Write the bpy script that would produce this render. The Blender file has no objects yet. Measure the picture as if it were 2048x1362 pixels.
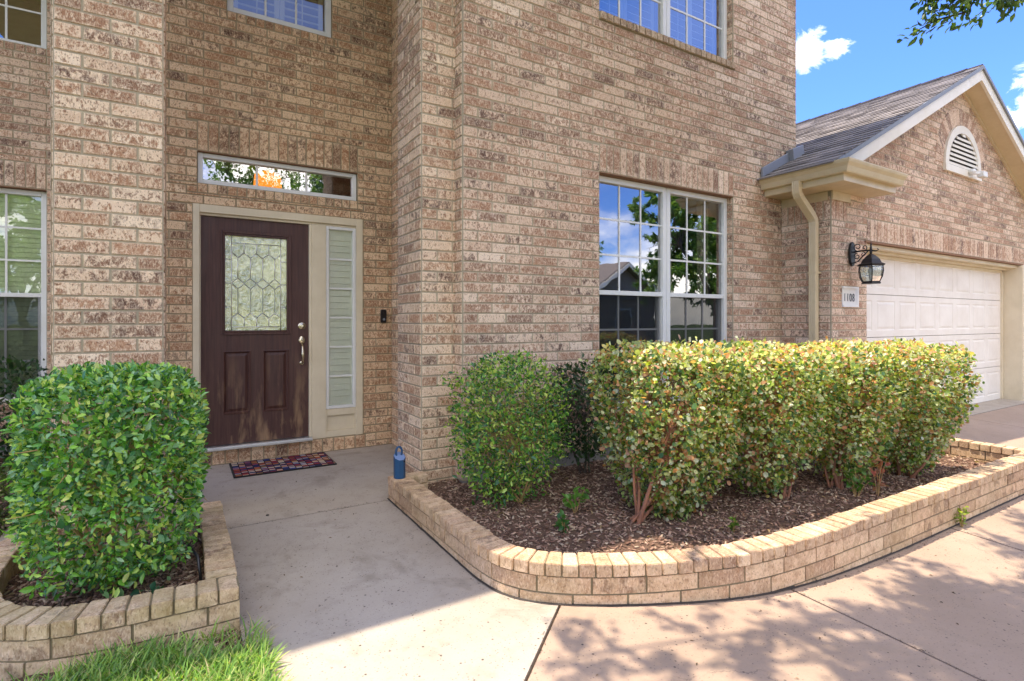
import bpy, bmesh, math, random
import numpy as np
from mathutils import Vector, Matrix, noise as mnoise
R = math.radians
random.seed(11); rng = np.random.default_rng(11)
col = bpy.context.scene.collection
sc = bpy.context.scene

# ------------------------------------------------------------------ helpers
def tag(o, label=None, cat=None, group=None, kind=None):
    if label: o['label'] = label
    if cat: o['category'] = cat
    if group: o['group'] = group
    if kind: o['kind'] = kind
    return o

def empty(name, loc=(0, 0, 0), label=None, cat=None, group=None, parent=None):
    o = bpy.data.objects.new(name, None); col.objects.link(o)
    o.location = loc; o.empty_display_size = .1
    if parent: o.parent = parent
    return tag(o, label, cat, group)

def link(name, me, mat, parent=None):
    o = bpy.data.objects.new(name, me); col.objects.link(o)
    if mat is not None and not me.materials: me.materials.append(mat)
    if parent is not None:
        o.parent = parent
        bpy.context.view_layer.update() if False else None
        o.matrix_parent_inverse = Matrix.Translation(-Vector(world_loc(parent)))
    return o

def world_loc(o):
    l = Vector(o.location)
    if o.parent: l = l + Vector((0, 0, 0)) if o.type == 'MESH' else l
    return l if o.type == 'EMPTY' and not o.parent else (Vector((0, 0, 0)) if o.type == 'MESH' else l + world_loc(o.parent))

class MB:
    """collects geometry in world coordinates"""
    def __init__(s): s.v = []; s.f = []; s.c = []; s.uv = []   # c: colour per face, uv: per face list or None
    def face(s, pts, c=None, uv=None):
        i = len(s.v); s.v += [tuple(p) for p in pts]; s.f.append(tuple(range(i, i + len(pts)))); s.c.append(c); s.uv.append(uv)
    def hexa(s, p, c=None):
        """p: 8 corners, bottom 4 ccw then top 4"""
        i = len(s.v); s.v += [tuple(q) for q in p]
        for f in ((0, 3, 2, 1), (4, 5, 6, 7), (0, 1, 5, 4), (1, 2, 6, 5), (2, 3, 7, 6), (3, 0, 4, 7)):
            s.f.append(tuple(i + k for k in f)); s.c.append(c); s.uv.append(None)
    def box(s, x0, x1, y0, y1, z0, z1, c=None):
        s.hexa([(x0, y0, z0), (x1, y0, z0), (x1, y1, z0), (x0, y1, z0), (x0, y0, z1), (x1, y0, z1), (x1, y1, z1), (x0, y1, z1)], c)
    def prism(s, poly, vec, c=None):
        """poly: 3D points planar, extruded along vec"""
        n = len(poly); i = len(s.v); v = Vector(vec)
        s.v += [tuple(p) for p in poly] + [tuple(Vector(p) + v) for p in poly]
        s.f.append(tuple(range(i + n - 1, i - 1, -1))); s.f.append(tuple(range(i + n, i + 2 * n)))
        for k in range(n):
            s.f.append((i + k, i + (k + 1) % n, i + n + (k + 1) % n, i + n + k))
        s.c += [c] * (n + 2); s.uv += [None] * (n + 2)
    def tube(s, pts, r, n=8, c=None, closed=False, caps=True):
        pts = [Vector(p) for p in pts]; m = len(pts)
        rs = r if isinstance(r, (list, tuple)) else [r] * m
        base = len(s.v); up = Vector((0, 0, 1)); prev = None
        for k, p in enumerate(pts):
            if closed: d = pts[(k + 1) % m] - pts[k - 1]
            else: d = pts[min(k + 1, m - 1)] - pts[max(k - 1, 0)]
            if d.length < 1e-9: d = Vector((0, 0, 1))
            d.normalize()
            if prev is None:
                a = d.cross(up)
                if a.length < .1: a = d.cross(Vector((1, 0, 0)))
            else:
                a = prev - d * prev.dot(d)
            a.normalize(); prev = a; b = d.cross(a)
            for j in range(n):
                t = 2 * math.pi * j / n
                s.v.append(tuple(p + (a * math.cos(t) + b * math.sin(t)) * rs[k]))
        for k in range(m if closed else m - 1):
            k2 = (k + 1) % m
            for j in range(n):
                s.f.append((base + k * n + j, base + k * n + (j + 1) % n, base + k2 * n + (j + 1) % n, base + k2 * n + j)); s.c.append(c); s.uv.append(None)
        if caps and not closed:
            s.f.append(tuple(base + j for j in range(n))[::-1]); s.f.append(tuple(base + (m - 1) * n + j for j in range(n)))
            s.c += [c, c]; s.uv += [None, None]
    def lathe(s, cen, prof, n=24, c=None):
        base = len(s.v); cen = Vector(cen)
        for r, z in prof:
            for j in range(n):
                t = 2 * math.pi * j / n; s.v.append(tuple(cen + Vector((r * math.cos(t), r * math.sin(t), z))))
        for k in range(len(prof) - 1):
            for j in range(n):
                s.f.append((base + k * n + j, base + k * n + (j + 1) % n, base + (k + 1) * n + (j + 1) % n, base + (k + 1) * n + j)); s.c.append(c); s.uv.append(None)
        s.f.append(tuple(base + j for j in range(n))[::-1]); s.f.append(tuple(base + (len(prof) - 1) * n + j for j in range(n)))
        s.c += [c, c]; s.uv += [None, None]
    def sweep(s, prof, path, c=None):
        """prof: (out, up) pairs; path: list of (point, outdir); closed profile"""
        n = len(prof); base = len(s.v)
        for p, o in path:
            p = Vector(p); o = Vector(o)
            for a, b in prof: s.v.append(tuple(p + o * a + Vector((0, 0, b))))
        for k in range(len(path) - 1):
            for j in range(n):
                s.f.append((base + k * n + j, base + k * n + (j + 1) % n, base + (k + 1) * n + (j + 1) % n, base + (k + 1) * n + j)); s.c.append(c); s.uv.append(None)
        s.f.append(tuple(base + j for j in range(n))); s.f.append(tuple(base + (len(path) - 1) * n + j for j in range(n))[::-1])
        s.c += [c, c]; s.uv += [None, None]
    def build(s, name, mat, parent=None, bevel=0, smooth=False, seg=1, recalc=True):
        me = bpy.data.meshes.new(name); me.from_pydata(s.v, [], s.f)
        if any(c is not None for c in s.c):
            at = me.color_attributes.new('bc', 'FLOAT_COLOR', 'CORNER')
            arr = []
            for f, c in zip(s.f, s.c):
                c = c or (0.5, .5, .5, 1); arr += list(c) * len(f)
            at.data.foreach_set('color', arr)
        if any(u is not None for u in s.uv):
            ul = me.uv_layers.new(name='loc'); arr = []
            for f, u in zip(s.f, s.uv):
                if u is None: arr += [.5, .5] * len(f)
                else:
                    for q in u: arr += [q[0], q[1]]
            ul.data.foreach_set('uv', arr)
        if recalc or bevel:
            bm = bmesh.new(); bm.from_mesh(me)
            if recalc: bmesh.ops.recalc_face_normals(bm, faces=bm.faces)
            if bevel:
                bmesh.ops.bevel(bm, geom=[e for e in bm.edges if len(e.link_faces) == 2 and e.calc_face_angle(0) > .5], offset=bevel, segments=seg, affect='EDGES', clamp_overlap=True)
            bm.to_mesh(me); bm.free()
        if smooth:
            me.polygons.foreach_set('use_smooth', [True] * len(me.polygons))
        me.update()
        return link(name, me, mat, parent)

# ------------------------------------------------------------------ materials
class NT:
    def __init__(s, name):
        s.m = bpy.data.materials.new(name); s.m.use_nodes = True; s.t = s.m.node_tree; s.t.nodes.clear()
        s.out = s.n('ShaderNodeOutputMaterial')
    def n(s, typ, **k):
        nd = s.t.nodes.new(typ)
        for a, b in k.items():
            if a == 'inp':
                for q, v in b.items():
                    if isinstance(v, bpy.types.NodeSocket): s.t.links.new(v, nd.inputs[q])
                    else: nd.inputs[q].default_value = v
            else: setattr(nd, a, b)
        return nd
    def l(s, a, b): s.t.links.new(a, b)
    def obj(s): return s.n('ShaderNodeTexCoord').outputs['Object']
    def mapv(s, vec, scale=(1, 1, 1), loc=(0, 0, 0), rot=(0, 0, 0)):
        return s.n('ShaderNodeMapping', inp={'Vector': vec, 'Scale': scale, 'Location': loc, 'Rotation': rot}).outputs[0]
    def noise(s, vec, scale, detail=4, rough=.6, out='Fac', dist=0):
        return s.n('ShaderNodeTexNoise', inp={'Vector': vec, 'Scale': scale, 'Detail': detail, 'Roughness': rough, 'Distortion': dist}).outputs[out]
    def ramp(s, fac, stops, interp='LINEAR'):
        r = s.n('ShaderNodeValToRGB', inp={'Fac': fac}); cr = r.color_ramp; cr.interpolation = interp
        while len(cr.elements) < len(stops): cr.elements.new(.5)
        for e, (p, c) in zip(cr.elements, stops):
            e.position = p; e.color = (c, c, c, 1) if isinstance(c, (int, float)) else (*c, 1)
        return r.outputs[0]
    def mix(s, fac, a, b, blend='MIX'):
        nd = s.n('ShaderNodeMix', data_type='RGBA', blend_type=blend)
        for q, v in ((0, fac), (6, a), (7, b)):
            if isinstance(v, bpy.types.NodeSocket): s.l(v, nd.inputs[q])
            else: nd.inputs[q].default_value = v if q == 0 else ((*v, 1) if len(v) == 3 else v)
        return nd.outputs[2]
    def math(s, op, a, b=0, c=0, clamp=False):
        nd = s.n('ShaderNodeMath', operation=op, use_clamp=clamp)
        for q, v in enumerate((a, b, c)):
            if isinstance(v, bpy.types.NodeSocket): s.l(v, nd.inputs[q])
            else: nd.inputs[q].default_value = v
        return nd.outputs[0]
    def bump(s, h, st=.3, dist=.01, nrm=None):
        nd = s.n('ShaderNodeBump', inp={'Height': h, 'Strength': st, 'Distance': dist})
        if nrm is not None: s.l(nrm, nd.inputs['Normal'])
        return nd.outputs[0]
    def pbr(s, colr, rough=.8, nrm=None, metal=0, spec=.5, **k):
        nd = s.n('ShaderNodeBsdfPrincipled')
        for q, v in (('Base Color', colr), ('Roughness', rough), ('Metallic', metal), ('Specular IOR Level', spec)):
            if isinstance(v, bpy.types.NodeSocket): s.l(v, nd.inputs[q])
            elif q == 'Base Color': nd.inputs[q].default_value = (*v, 1)
            else: nd.inputs[q].default_value = v
        for q, v in k.items(): nd.inputs[q.replace('_', ' ')].default_value = v
        if nrm is not None: s.l(nrm, nd.inputs['Normal'])
        s.l(nd.outputs[0], s.out.inputs[0]); return nd
    def sep(s, v): return s.n('ShaderNodeSeparateXYZ', inp={0: v}).outputs
    def comb(s, x, y, z): return s.n('ShaderNodeCombineXYZ', inp={0: x, 1: y, 2: z}).outputs[0]

def M_paint(name, c, rough=.5, dirt=.15, grain=0, bump=.05):
    t = NT(name); v = t.obj()
    n1 = t.noise(v, 3.5, 6, .65); n2 = t.noise(t.mapv(v, (60, 60, 8)), 1, 4)
    dc = tuple(x * .78 * f for x, f in zip(c, (1, .96, .88)))
    cc = t.mix(t.ramp(n1, [(.4, 0), (.75, dirt * 3)]), c, dc)
    cc = t.mix(t.ramp(n2, [(.45, 0), (.8, dirt)]), cc, dc)
    t.pbr(cc, t.ramp(n1, [(.3, rough - .08), (.7, rough + .12)]), t.bump(t.noise(v, 140, 3), bump, .002))
    return t.m

def M_brick(name, walls=True, mult=1.0, tint=(1, 1, 1), moss=0.0, contrast=1.0):
    t = NT(name)
    a = t.n('ShaderNodeAttribute', attribute_name='bc').outputs
    rv = t.sep(a['Vector'])
    v = t.n('ShaderNodeVectorMath', operation='ADD', inp={0: t.obj(), 1: t.n('ShaderNodeVectorMath', operation='SCALE', inp={0: a['Vector'], 'Scale': 7.0}).outputs[0]}).outputs[0]
    def k(c): return tuple(min(1, x * mult * y) for x, y in zip(c, tint))
    if walls:
        base = t.ramp(rv[2], [(0, k((.56, .41, .30))), (.3, k((.62, .465, .345))), (.6, k((.68, .53, .40))), (.85, k((.60, .44, .33))), (1, k((.76, .63, .50)))])
        big = t.noise(t.mapv(v, (34, 34, 24)), 1, 4, .70, dist=.5)
        big = t.math('MULTIPLY_ADD', t.math('SUBTRACT', .5, rv[0]), .24, big)
        fn = t.noise(t.mapv(v, (95, 95, 55)), 1, 4, .7)
        big = t.math('MULTIPLY_ADD', t.math('SUBTRACT', fn, .5), .35, big)
        base = t.mix(t.ramp(big, [(.45, 0), (.53, .95)]), base, t.ramp(rv[1], [(0, k((.37, .20, .12))), (.6, k((.28, .15, .092))), (1, k((.16, .088, .062)))]))
    else:
        base = t.ramp(rv[0], [(0, k((.33, .23, .16))), (.2, k((.44, .325, .225))), (.7, k((.53, .40, .28))), (1, k((.60, .475, .34)))])
        big = t.noise(t.mapv(v, (14, 14, 14)), 1, 4, .6)
        base = t.mix(t.ramp(big, [(.46, 0), (.62, .7)]), base, k((.33, .215, .135)))
    # dark fired patches on some bricks only
    dk = t.math('MULTIPLY', t.ramp(rv[1], [(.80, 0), (.92, contrast)]), t.ramp(t.noise(t.mapv(v, (20, 20, 16)), 1, 2, .5), [(.50, 0), (.60, .92)]))
    base = t.mix(dk, base, k((.10, .052, .042)))
    # pale vertical combing and slurry
    st = t.noise(t.mapv(v, (120, 120, 48)), 1, 5, .7, dist=.7)
    st2 = t.noise(t.mapv(v, (34, 34, 26)), 1, 4, .65, dist=1.2)
    lt = t.math('MULTIPLY', t.ramp(st, [(.46, 0), (.56, 1)]), t.ramp(st2, [(.36, .12), (.58, 1)]))
    base = t.mix(t.math('MULTIPLY', lt, .62 * contrast), base, k((.78, .66, .52)))
    pit = t.ramp(t.noise(t.mapv(v, (130, 130, 75)), 1, 3, .6), [(.56, 0), (.64, 1)])
    base = t.mix(t.math('MULTIPLY', pit, t.ramp(st2, [(.35, .9 * contrast), (.6, .5 * contrast)])), base, k((.12, .062, .04)))
    if walls:
        uv = t.sep(t.n('ShaderNodeUVMap', uv_map='loc').outputs[0])
        ex = t.math('ABSOLUTE', t.math('SUBTRACT', uv[0], .5)); ey = t.math('ABSOLUTE', t.math('SUBTRACT', uv[1], .5))
        e = t.math('MAXIMUM', t.ramp(ex, [(.40, 0), (.5, 1)]), t.ramp(ey, [(.28, 0), (.49, 1)]))
        base = t.mix(t.math('MULTIPLY', e, t.ramp(st2, [(.3, .2), (.7, .8)])), base, k((.74, .63, .50)))
    wx = t.noise(t.mapv(t.obj(), (1, 1, .7)), .9, 5, .65)
    base = t.mix(t.ramp(wx, [(.40, 0), (.62, .22)]), base, t.mix(1, base, (.62, .56, .50), 'MULTIPLY'))
    if moss:
        ms = t.ramp(t.noise(t.obj(), 2.3, 5, .7), [(.42, 0), (.62, moss)])
        base = t.mix(ms, base, (.34, .27, .10))
        ms2 = t.ramp(t.noise(t.obj(), 9, 6, .75), [(.55, 0), (.7, moss)])
        base = t.mix(ms2, base, (.10, .085, .06))
    h = t.math('ADD', t.math('MULTIPLY', st, .6), t.math('SUBTRACT', t.math('MULTIPLY', st2, .5), t.math('MULTIPLY', pit, .5)))
    t.pbr(base, .9, t.bump(h, .55, .006), spec=.25)
    return t.m

def M_mortar(name, c=(.36, .33, .25)):
    t = NT(name); v = t.obj()
    cc = t.mix(t.ramp(t.noise(v, 4, 5), [(.35, 0), (.7, 1)]), c, tuple(x * .78 for x in c))
    t.pbr(cc, .95, t.bump(t.noise(v, 160, 4), .5, .003), spec=.2); return t.m

def M_concrete(name, c, c2, stain=(.20, .175, .13), sc_=1.0):
    t = NT(name); v = t.obj()
    big = t.noise(v, 1.1 * sc_, 7, .6); mid = t.noise(v, 7 * sc_, 6, .7); fine = t.noise(v, 150, 4, .7)
    cc = t.mix(t.ramp(big, [(.35, 0), (.68, 1)]), c, c2)
    cc = t.mix(t.ramp(mid, [(.52, 0), (.78, .5)]), cc, stain)
    cc = t.mix(t.ramp(fine, [(.35, .35), (.55, 0)]), cc, tuple(x * .72 for x in c))
    # broom marks & pits
    br = t.noise(t.mapv(v, (12, 160, 1), rot=(0, 0, .05)), 1, 3, .6)
    vor = t.n('ShaderNodeTexVoronoi', inp={'Vector': v, 'Scale': 24.0, 'Randomness': 1.0}).outputs
    pit = t.math('MULTIPLY', t.ramp(vor['Distance'], [(.08, 1), (.15, 0)]), t.ramp(t.sep(vor['Color'])[0], [(.50, 0), (.54, 1)]))
    vor2 = t.n('ShaderNodeTexVoronoi', inp={'Vector': v, 'Scale': 75.0, 'Randomness': 1.0}).outputs
    pit2 = t.math('MULTIPLY', t.ramp(vor2['Distance'], [(.14, 1), (.26, 0)]), t.ramp(t.sep(vor2['Color'])[1], [(.45, 0), (.5, 1)]))
    pits = t.math('MAXIMUM', pit, t.math('MULTIPLY', pit2, .7))
    cc = t.mix(t.math('MULTIPLY', pits, t.ramp(mid, [(.35, .35), (.55, .95)])), cc, (.07, .055, .045))
    wp = t.n('ShaderNodeVectorMath', operation='ADD', inp={0: v, 1: t.mapv(t.noise(v, 2.2, 6, .7, 'Color'), (.5, .5, 0))}).outputs[0]
    crk = t.n('ShaderNodeTexVoronoi', feature='DISTANCE_TO_EDGE', inp={'Vector': wp, 'Scale': .55, 'Randomness': 1.0}).outputs['Distance']
    cc = t.mix(t.math('MULTIPLY', t.ramp(crk, [(.0006, 1), (.0022, 0)]), t.ramp(t.noise(v, 1.3, 3), [(.52, 0), (.6, .6)])), cc, (.12, .095, .075))
    st3 = t.ramp(t.noise(t.mapv(v, (1, 1, 1), (3, 7, 0)), 2.6, 7, .72, dist=.6), [(.54, 0), (.66, .42)])
    cc = t.mix(st3, cc, stain)
    h = t.math('ADD', t.math('MULTIPLY', fine, .5), t.math('SUBTRACT', t.math('MULTIPLY', br, .35), pits))
    t.pbr(cc, .88, t.bump(h, .35, .004), spec=.3); return t.m

def M_leaf(name, rough=.32, trans=.35, hue=.5):
    t = NT(name)
    a = t.n('ShaderNodeAttribute', attribute_name='bc').outputs['Color']
    n = t.noise(t.obj(), 60, 3)
    cc = t.mix(t.ramp(n, [(.35, 0), (.75, .35)]), a, t.mix(1, a, (.55, .6, .4), 'MULTIPLY'))
    p = t.pbr(cc, rough, t.bump(t.noise(t.obj(), 220, 2), .25, .002), spec=.5)
    tr = t.n('ShaderNodeBsdfTranslucent', inp={'Color': t.mix(1, cc, (1.6, 1.7, .6), 'MULTIPLY')})
    mx = t.n('ShaderNodeMixShader', inp={0: trans, 1: p.outputs[0], 2: tr.outputs[0]})
    t.l(mx.outputs[0], t.out.inputs[0]); return t.m

def M_bark(name, c, c2):
    t = NT(name); v = t.obj()
    n = t.noise(t.mapv(v, (30, 30, 6)), 1, 6, .7)
    t.pbr(t.mix(t.ramp(n, [(.35, 0), (.65, 1)]), c, c2), .85, t.bump(n, .7, .01)); return t.m

def M_attr(name, rough=.7, spec=.3, nscale=80, lo=.7):
    t = NT(name)
    a = t.n('ShaderNodeAttribute', attribute_name='bc').outputs['Color']
    n = t.noise(t.obj(), nscale, 4, .7)
    t.pbr(t.mix(t.ramp(n, [(.3, 0), (.7, 1)]), t.mix(1, a, (lo, lo, lo), 'MULTIPLY'), a), rough, t.bump(n, .4, .003), spec=spec); return t.m

def M_glass(name, refl=.3, tint=(.82, .86, .84), wav=.0, wscale=3, rough=0.0):
    t = NT(name); v = t.obj()
    nrm = t.bump(t.noise(v, wscale, 2), wav, .02) if wav else None
    g = t.n('ShaderNodeBsdfGlossy', inp={'Color': (1, 1, 1, 1), 'Roughness': rough}); tr = t.n('ShaderNodeBsdfTransparent', inp={'Color': (*tint, 1)})
    lw = t.n('ShaderNodeLayerWeight', inp={'Blend': .35})
    if nrm is not None: t.l(nrm, g.inputs['Normal']); t.l(nrm, lw.inputs['Normal'])
    f = t.math('MULTIPLY_ADD', lw.outputs['Fresnel'], .9, refl, clamp=True)
    mx = t.n('ShaderNodeMixShader', inp={0: f, 1: tr.outputs[0], 2: g.outputs[0]})
    t.l(mx.outputs[0], t.out.inputs[0]); return t.m

def M_simple(name, c, rough=.5, metal=0, spec=.5, ns=0, nb=.1, var=.25):
    t = NT(name); v = t.obj()
    n = t.noise(v, ns or 20, 5, .65)
    t.pbr(t.mix(t.ramp(n, [(.35, 0), (.72, var)]), c, tuple(x * .55 for x in c)), rough, t.bump(n, nb, .003), metal, spec); return t.m

BR = M_brick('brick_face', True, 1.10, (1.02, .985, .93))
BR_BOUNCE = M_brick('brick_entry_bounce_tint', True, 1.08, (1.05, .97, .80))  # face brick yellowed: the entry's warm bounce light painted into the colour
BRP = M_brick('brick_portal', True, 1.14, (1.02, .99, .90))
BCAP = M_brick('brick_planter', False, 1.18, (1.04, 1.0, .92), moss=.50, contrast=.7)
BCAPR = M_brick('brick_planter_sandy', False, 1.20, (1.08, .99, .88), moss=.22, contrast=.65)
MORT = M_mortar('mortar', (.42, .36, .25))
MORTD = M_mortar('mortar_entry', (.36, .29, .18)); MORTP = M_mortar('mortar_planter', (.24, .20, .12))
TRIM = M_paint('trim_cream', (.70, .61, .43), .5, .2)
TRIMD = M_paint('trim_tan', (.64, .53, .34), .5, .25)
WHITE = M_paint('vinyl_white', (.74, .74, .70), .4, .12)
RAKE = M_paint('rake_white', (.78, .73, .61), .5, .15)
GDOOR = M_paint('garage_door_paint', (.84, .79, .70), .5, .15)
GUT = M_paint('gutter_tan', (.64, .53, .33), .38, .22)
DRIP = M_simple('drip_edge_grey', (.22, .24, .27), .55, 0, .4, 14)
FLASH = M_simple('flashing_grey', (.26, .27, .30), .5, .3, .5, 10)
LINT = M_simple('lintel_rust', (.30, .17, .10), .8, 0, .2, 25, .4, .8)
ALU = M_simple('threshold_metal', (.62, .62, .60), .35, .8, .5, 30)
BRASS = M_simple('satin_nickel_brass', (.66, .58, .42), .25, 1, .5, 30, .05)
BLACKM = M_simple('black_iron', (.018, .016, .016), .45, .2, .5, 60, .25)
BLACKP = M_simple('black_plastic', (.012, .012, .013), .3)
LEAD = M_simple('lead_came', (.80, .80, .74), .3, .7, .5, 60, .1)
BEVG = M_simple('bevel_glass', (.70, .74, .62), .06, .35, .8, 14, .5, .5)
GLASS = M_glass('window_glass', .26, (.93, .96, .93), .04, 2.6)
GLASSU = M_glass('window_glass_upper', .36, (.80, .88, .98), .07, 2.2)
GLASST = M_glass('transom_glass', .32, (.85, .85, .75), .035, 9)
LAMPG = M_glass('lamp_glass', .16, (.80, .84, .78), .35, 30, .08)
def _sg():
    t = NT('seeded_lamp_glass'); n = t.noise(t.obj(), 40, 3)
    p = t.pbr((.62, .66, .58), .12, t.bump(n, .4, .004), spec=.8); p.inputs['Transmission Weight'].default_value = .75
    return t.m
SCREEN = None
def _screen():
    t = NT('insect_screen')
    d = t.n('ShaderNodeBsdfDiffuse', inp={'Color': (.025, .027, .028, 1)}); tr = t.n('ShaderNodeBsdfTransparent')
    mx = t.n('ShaderNodeMixShader', inp={0: .55, 1: tr.outputs[0], 2: d.outputs[0]}); t.l(mx.outputs[0], t.out.inputs[0]); return t.m
SCREEN = _screen()
SHUT = M_paint('shutter_white', (.72, .73, .66), .45, .08)
BLND = M_paint('blind_lawn_light_tint', (.78, .86, .52), .5, .1)  # green light from the lawn tinted into the pale blind colour
INTER = M_simple('interior_wall', (.30, .27, .23), .9)
CUR = M_simple('curtain_cloth', (.42, .38, .28), .9, 0, .1, 8)
FOUND = M_concrete('foundation_concrete', (.34, .33, .31), (.28, .27, .25))
WALK = M_concrete('walk_concrete', (.44, .385, .315), (.36, .305, .24), (.20, .165, .12))
DRIVE = M_concrete('drive_concrete', (.40, .295, .215), (.33, .24, .17), (.26, .20, .14))
DARK = M_simple('dark_joint', (.05, .042, .035), .95)

def M_door():
    t = NT('door_wood'); v = t.obj()
    g = t.noise(t.mapv(v, (60, 60, 2.2)), 1, 6, .7, dist=.6)
    g2 = t.noise(t.mapv(v, (9, 9, 1.6)), 1, 5, .6)
    c = t.mix(t.ramp(g, [(.35, 0), (.7, 1)]), (.048, .018, .014), (.10, .042, .030))
    # weathering: worn, faded lacquer towards the bottom
    z = t.sep(v)[2]
    low = t.ramp(z, [(.25, .85), (1.05, .0)])
    w = t.math('MULTIPLY', t.ramp(t.noise(t.mapv(v, (9, 9, 2.0)), 1, 5, .6, dist=.15), [(.50, 0), (.66, 1)]), low)
    c = t.mix(t.math('MULTIPLY', w, .9), c, (.38, .24, .12))
    c = t.mix(t.ramp(g2, [(.55, 0), (.75, .35)]), c, (.15, .09, .075))
    t.pbr(c, t.ramp(g2, [(.3, .38), (.7, .62)]), t.bump(g, .25, .002), spec=.4); return t.m
DOORW = M_door()

def M_doorglass():
    t = NT('textured_door_glass'); v = t.obj()
    n = t.noise(v, 28, 4, .6, dist=1.5); n2 = t.noise(v, 9, 3, .5, dist=2)
    nr = t.bump(t.math('ADD', n, t.math('MULTIPLY', n2, .8)), .38, .02)
    g = t.n('ShaderNodeBsdfGlossy', inp={'Color': (1, 1, 1, 1), 'Roughness': .06, 'Normal': nr})
    foliage_refl = t.mix(t.ramp(t.noise(v, 7, 6, .7, dist=.8), [(.40, 0), (.62, 1)]), (.90, .98, .34), (.26, .36, .05))  # green reflection of the trees painted into the diffuse colour
    d = t.n('ShaderNodeBsdfDiffuse', inp={'Color': foliage_refl, 'Normal': nr})
    tr = t.n('ShaderNodeBsdfTransparent', inp={'Color': (.7, .7, .5, 1)})
    m1 = t.n('ShaderNodeMixShader', inp={0: .15, 1: d.outputs[0], 2: tr.outputs[0]})
    mx = t.n('ShaderNodeMixShader', inp={0: .30, 1: m1.outputs[0], 2: g.outputs[0]})
    t.l(mx.outputs[0], t.out.inputs[0]); return t.m
DGLASS = M_doorglass()

# ------------------------------------------------------------------ brick wall generator
CH, BL, MJ = .0794, .254, .010
Z0 = .057
class Frame:
    def __init__(s, O, U, N): s.O = Vector(O); s.U = Vector(U); s.N = Vector(N)
    def p(s, u, v, d=0): return s.O + s.U * u + Vector((0, 0, v)) + s.N * d
def FY(y): return Frame((0, y, 0), (1, 0, 0), (0, -1, 0))
def FX(x, sgn): return Frame((x, 0, 0), (0, 1, 0), (sgn, 0, 0))

def clip(poly, a, b, c):   # keep a*u+b*v<=c
    out = []
    for i in range(len(poly)):
        p, q = poly[i], poly[(i + 1) % len(poly)]
        fp, fq = a * p[0] + b * p[1] - c, a * q[0] + b * q[1] - c
        if fp <= 0: out.append(p)
        if fp * fq < 0:
            t = fp / (fp - fq); out.append((p[0] + (q[0] - p[0]) * t, p[1] + (q[1] - p[1]) * t))
    return out
def rsub(r, h):
    u0, u1, v0, v1 = r; a0, a1, b0, b1 = h
    if a0 >= u1 or a1 <= u0 or b0 >= v1 or b1 <= v0: return [r]
    o = []
    if b0 > v0: o.append((u0, u1, v0, b0))
    if b1 < v1: o.append((u0, u1, b1, v1))
    m0, m1 = max(v0, b0), min(v1, b1)
    if a0 > u0: o.append((u0, a0, m0, m1))
    if a1 < u1: o.append((a1, u1, m0, m1))
    return o
def area(p): return abs(sum(p[i][0] * p[(i + 1) % len(p)][1] - p[(i + 1) % len(p)][0] * p[i][1] for i in range(len(p)))) / 2
def rc(): return (random.random(), random.random(), random.random(), 1)
def brick(mb, fr, poly, d0=0, dep=.006, c=None, shrink=MJ / 2, jit=True):
    if len(poly) < 3 or area(poly) < .0004: return
    us = [p[0] for p in poly]; vs = [p[1] for p in poly]
    a0, a1, b0, b1 = min(us), max(us), min(vs), max(vs); cu, cv = (a0 + a1) / 2, (b0 + b1) / 2
    w, h = a1 - a0, b1 - b0
    if w < .018 or h < .018: return
    c = c or rc(); dj = dep + (random.uniform(-.0015, .0015) if jit else 0)
    j = [random.uniform(-.0012, .0012) for _ in range(2 * len(poly))] if jit else [0] * 2 * len(poly)
    def ins(k): return [(cu + (p[0] - cu) * (1 - 2 * k / w) + j[2 * i], cv + (p[1] - cv) * (1 - 2 * k / h) + j[2 * i + 1]) for i, p in enumerate(poly)]
    A = ins(shrink); B = ins(shrink + .0035)
    lA = [((p[0] - a0) / w, (p[1] - b0) / h) for p in A]; lB = [((p[0] - a0) / w, (p[1] - b0) / h) for p in B]
    n = len(poly)
    a = [fr.p(p[0], p[1], d0) for p in A]; b = [fr.p(p[0], p[1], d0 + dj) for p in B]
    mb.face(b, c, lB)
    for i in range(n):
        k = (i + 1) % n; mb.face([a[i], a[k], b[k], b[i]], c, [lA[i], lA[k], lB[k], lB[i]])
def courses(mb, fr, region, holes=(), phase=0, halfp=(), z0=Z0, d0=0):
    u0, u1, v0, v1 = region
    k = math.floor((v0 - z0) / CH)
    while z0 + k * CH < v1 - .01:
        vb, vt = z0 + k * CH, z0 + (k + 1) * CH
        off = phase + (BL / 2 if k % 2 else 0)
        i = math.floor((u0 - off) / BL)
        while off + i * BL < u1:
            r = (max(u0, off + i * BL), min(u1, off + (i + 1) * BL), max(v0, vb), min(v1, vt))
            if r[1] - r[0] > .02 and r[3] - r[2] > .02:
                rs = [r]
                for h in holes: rs = [q for x in rs for q in rsub(x, h)]
                for q in rs:
                    po = [(q[0], q[2]), (q[1], q[2]), (q[1], q[3]), (q[0], q[3])]
                    for hp in halfp: po = clip(po, *hp)
                    brick(mb, fr, po, d0)
            i += 1
        k += 1
def soldiers(mb, fr, u0, u1, v0, v1, w=.0794, d0=0, dep=.006):
    n = max(1, round((u1 - u0) / w)); w = (u1 - u0) / n
    for i in range(n):
        a = u0 + i * w; brick(mb, fr, [(a, v0), (a + w, v0), (a + w, v1), (a, v1)], d0, dep)
def backing(mb, fr, region, holes=(), th=.16, halfp=()):
    rs = [region]
    for h in holes: rs = [q for x in rs for q in rsub(x, h)]
    for q in rs:
        po = [(q[0], q[2]), (q[1], q[2]), (q[1], q[3]), (q[0], q[3])]
        for hp in halfp: po = clip(po, *hp)
        if len(po) > 2 and area(po) > 1e-5: mb.prism([fr.p(a, b, 0) for a, b in po], fr.N * -th)

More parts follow.
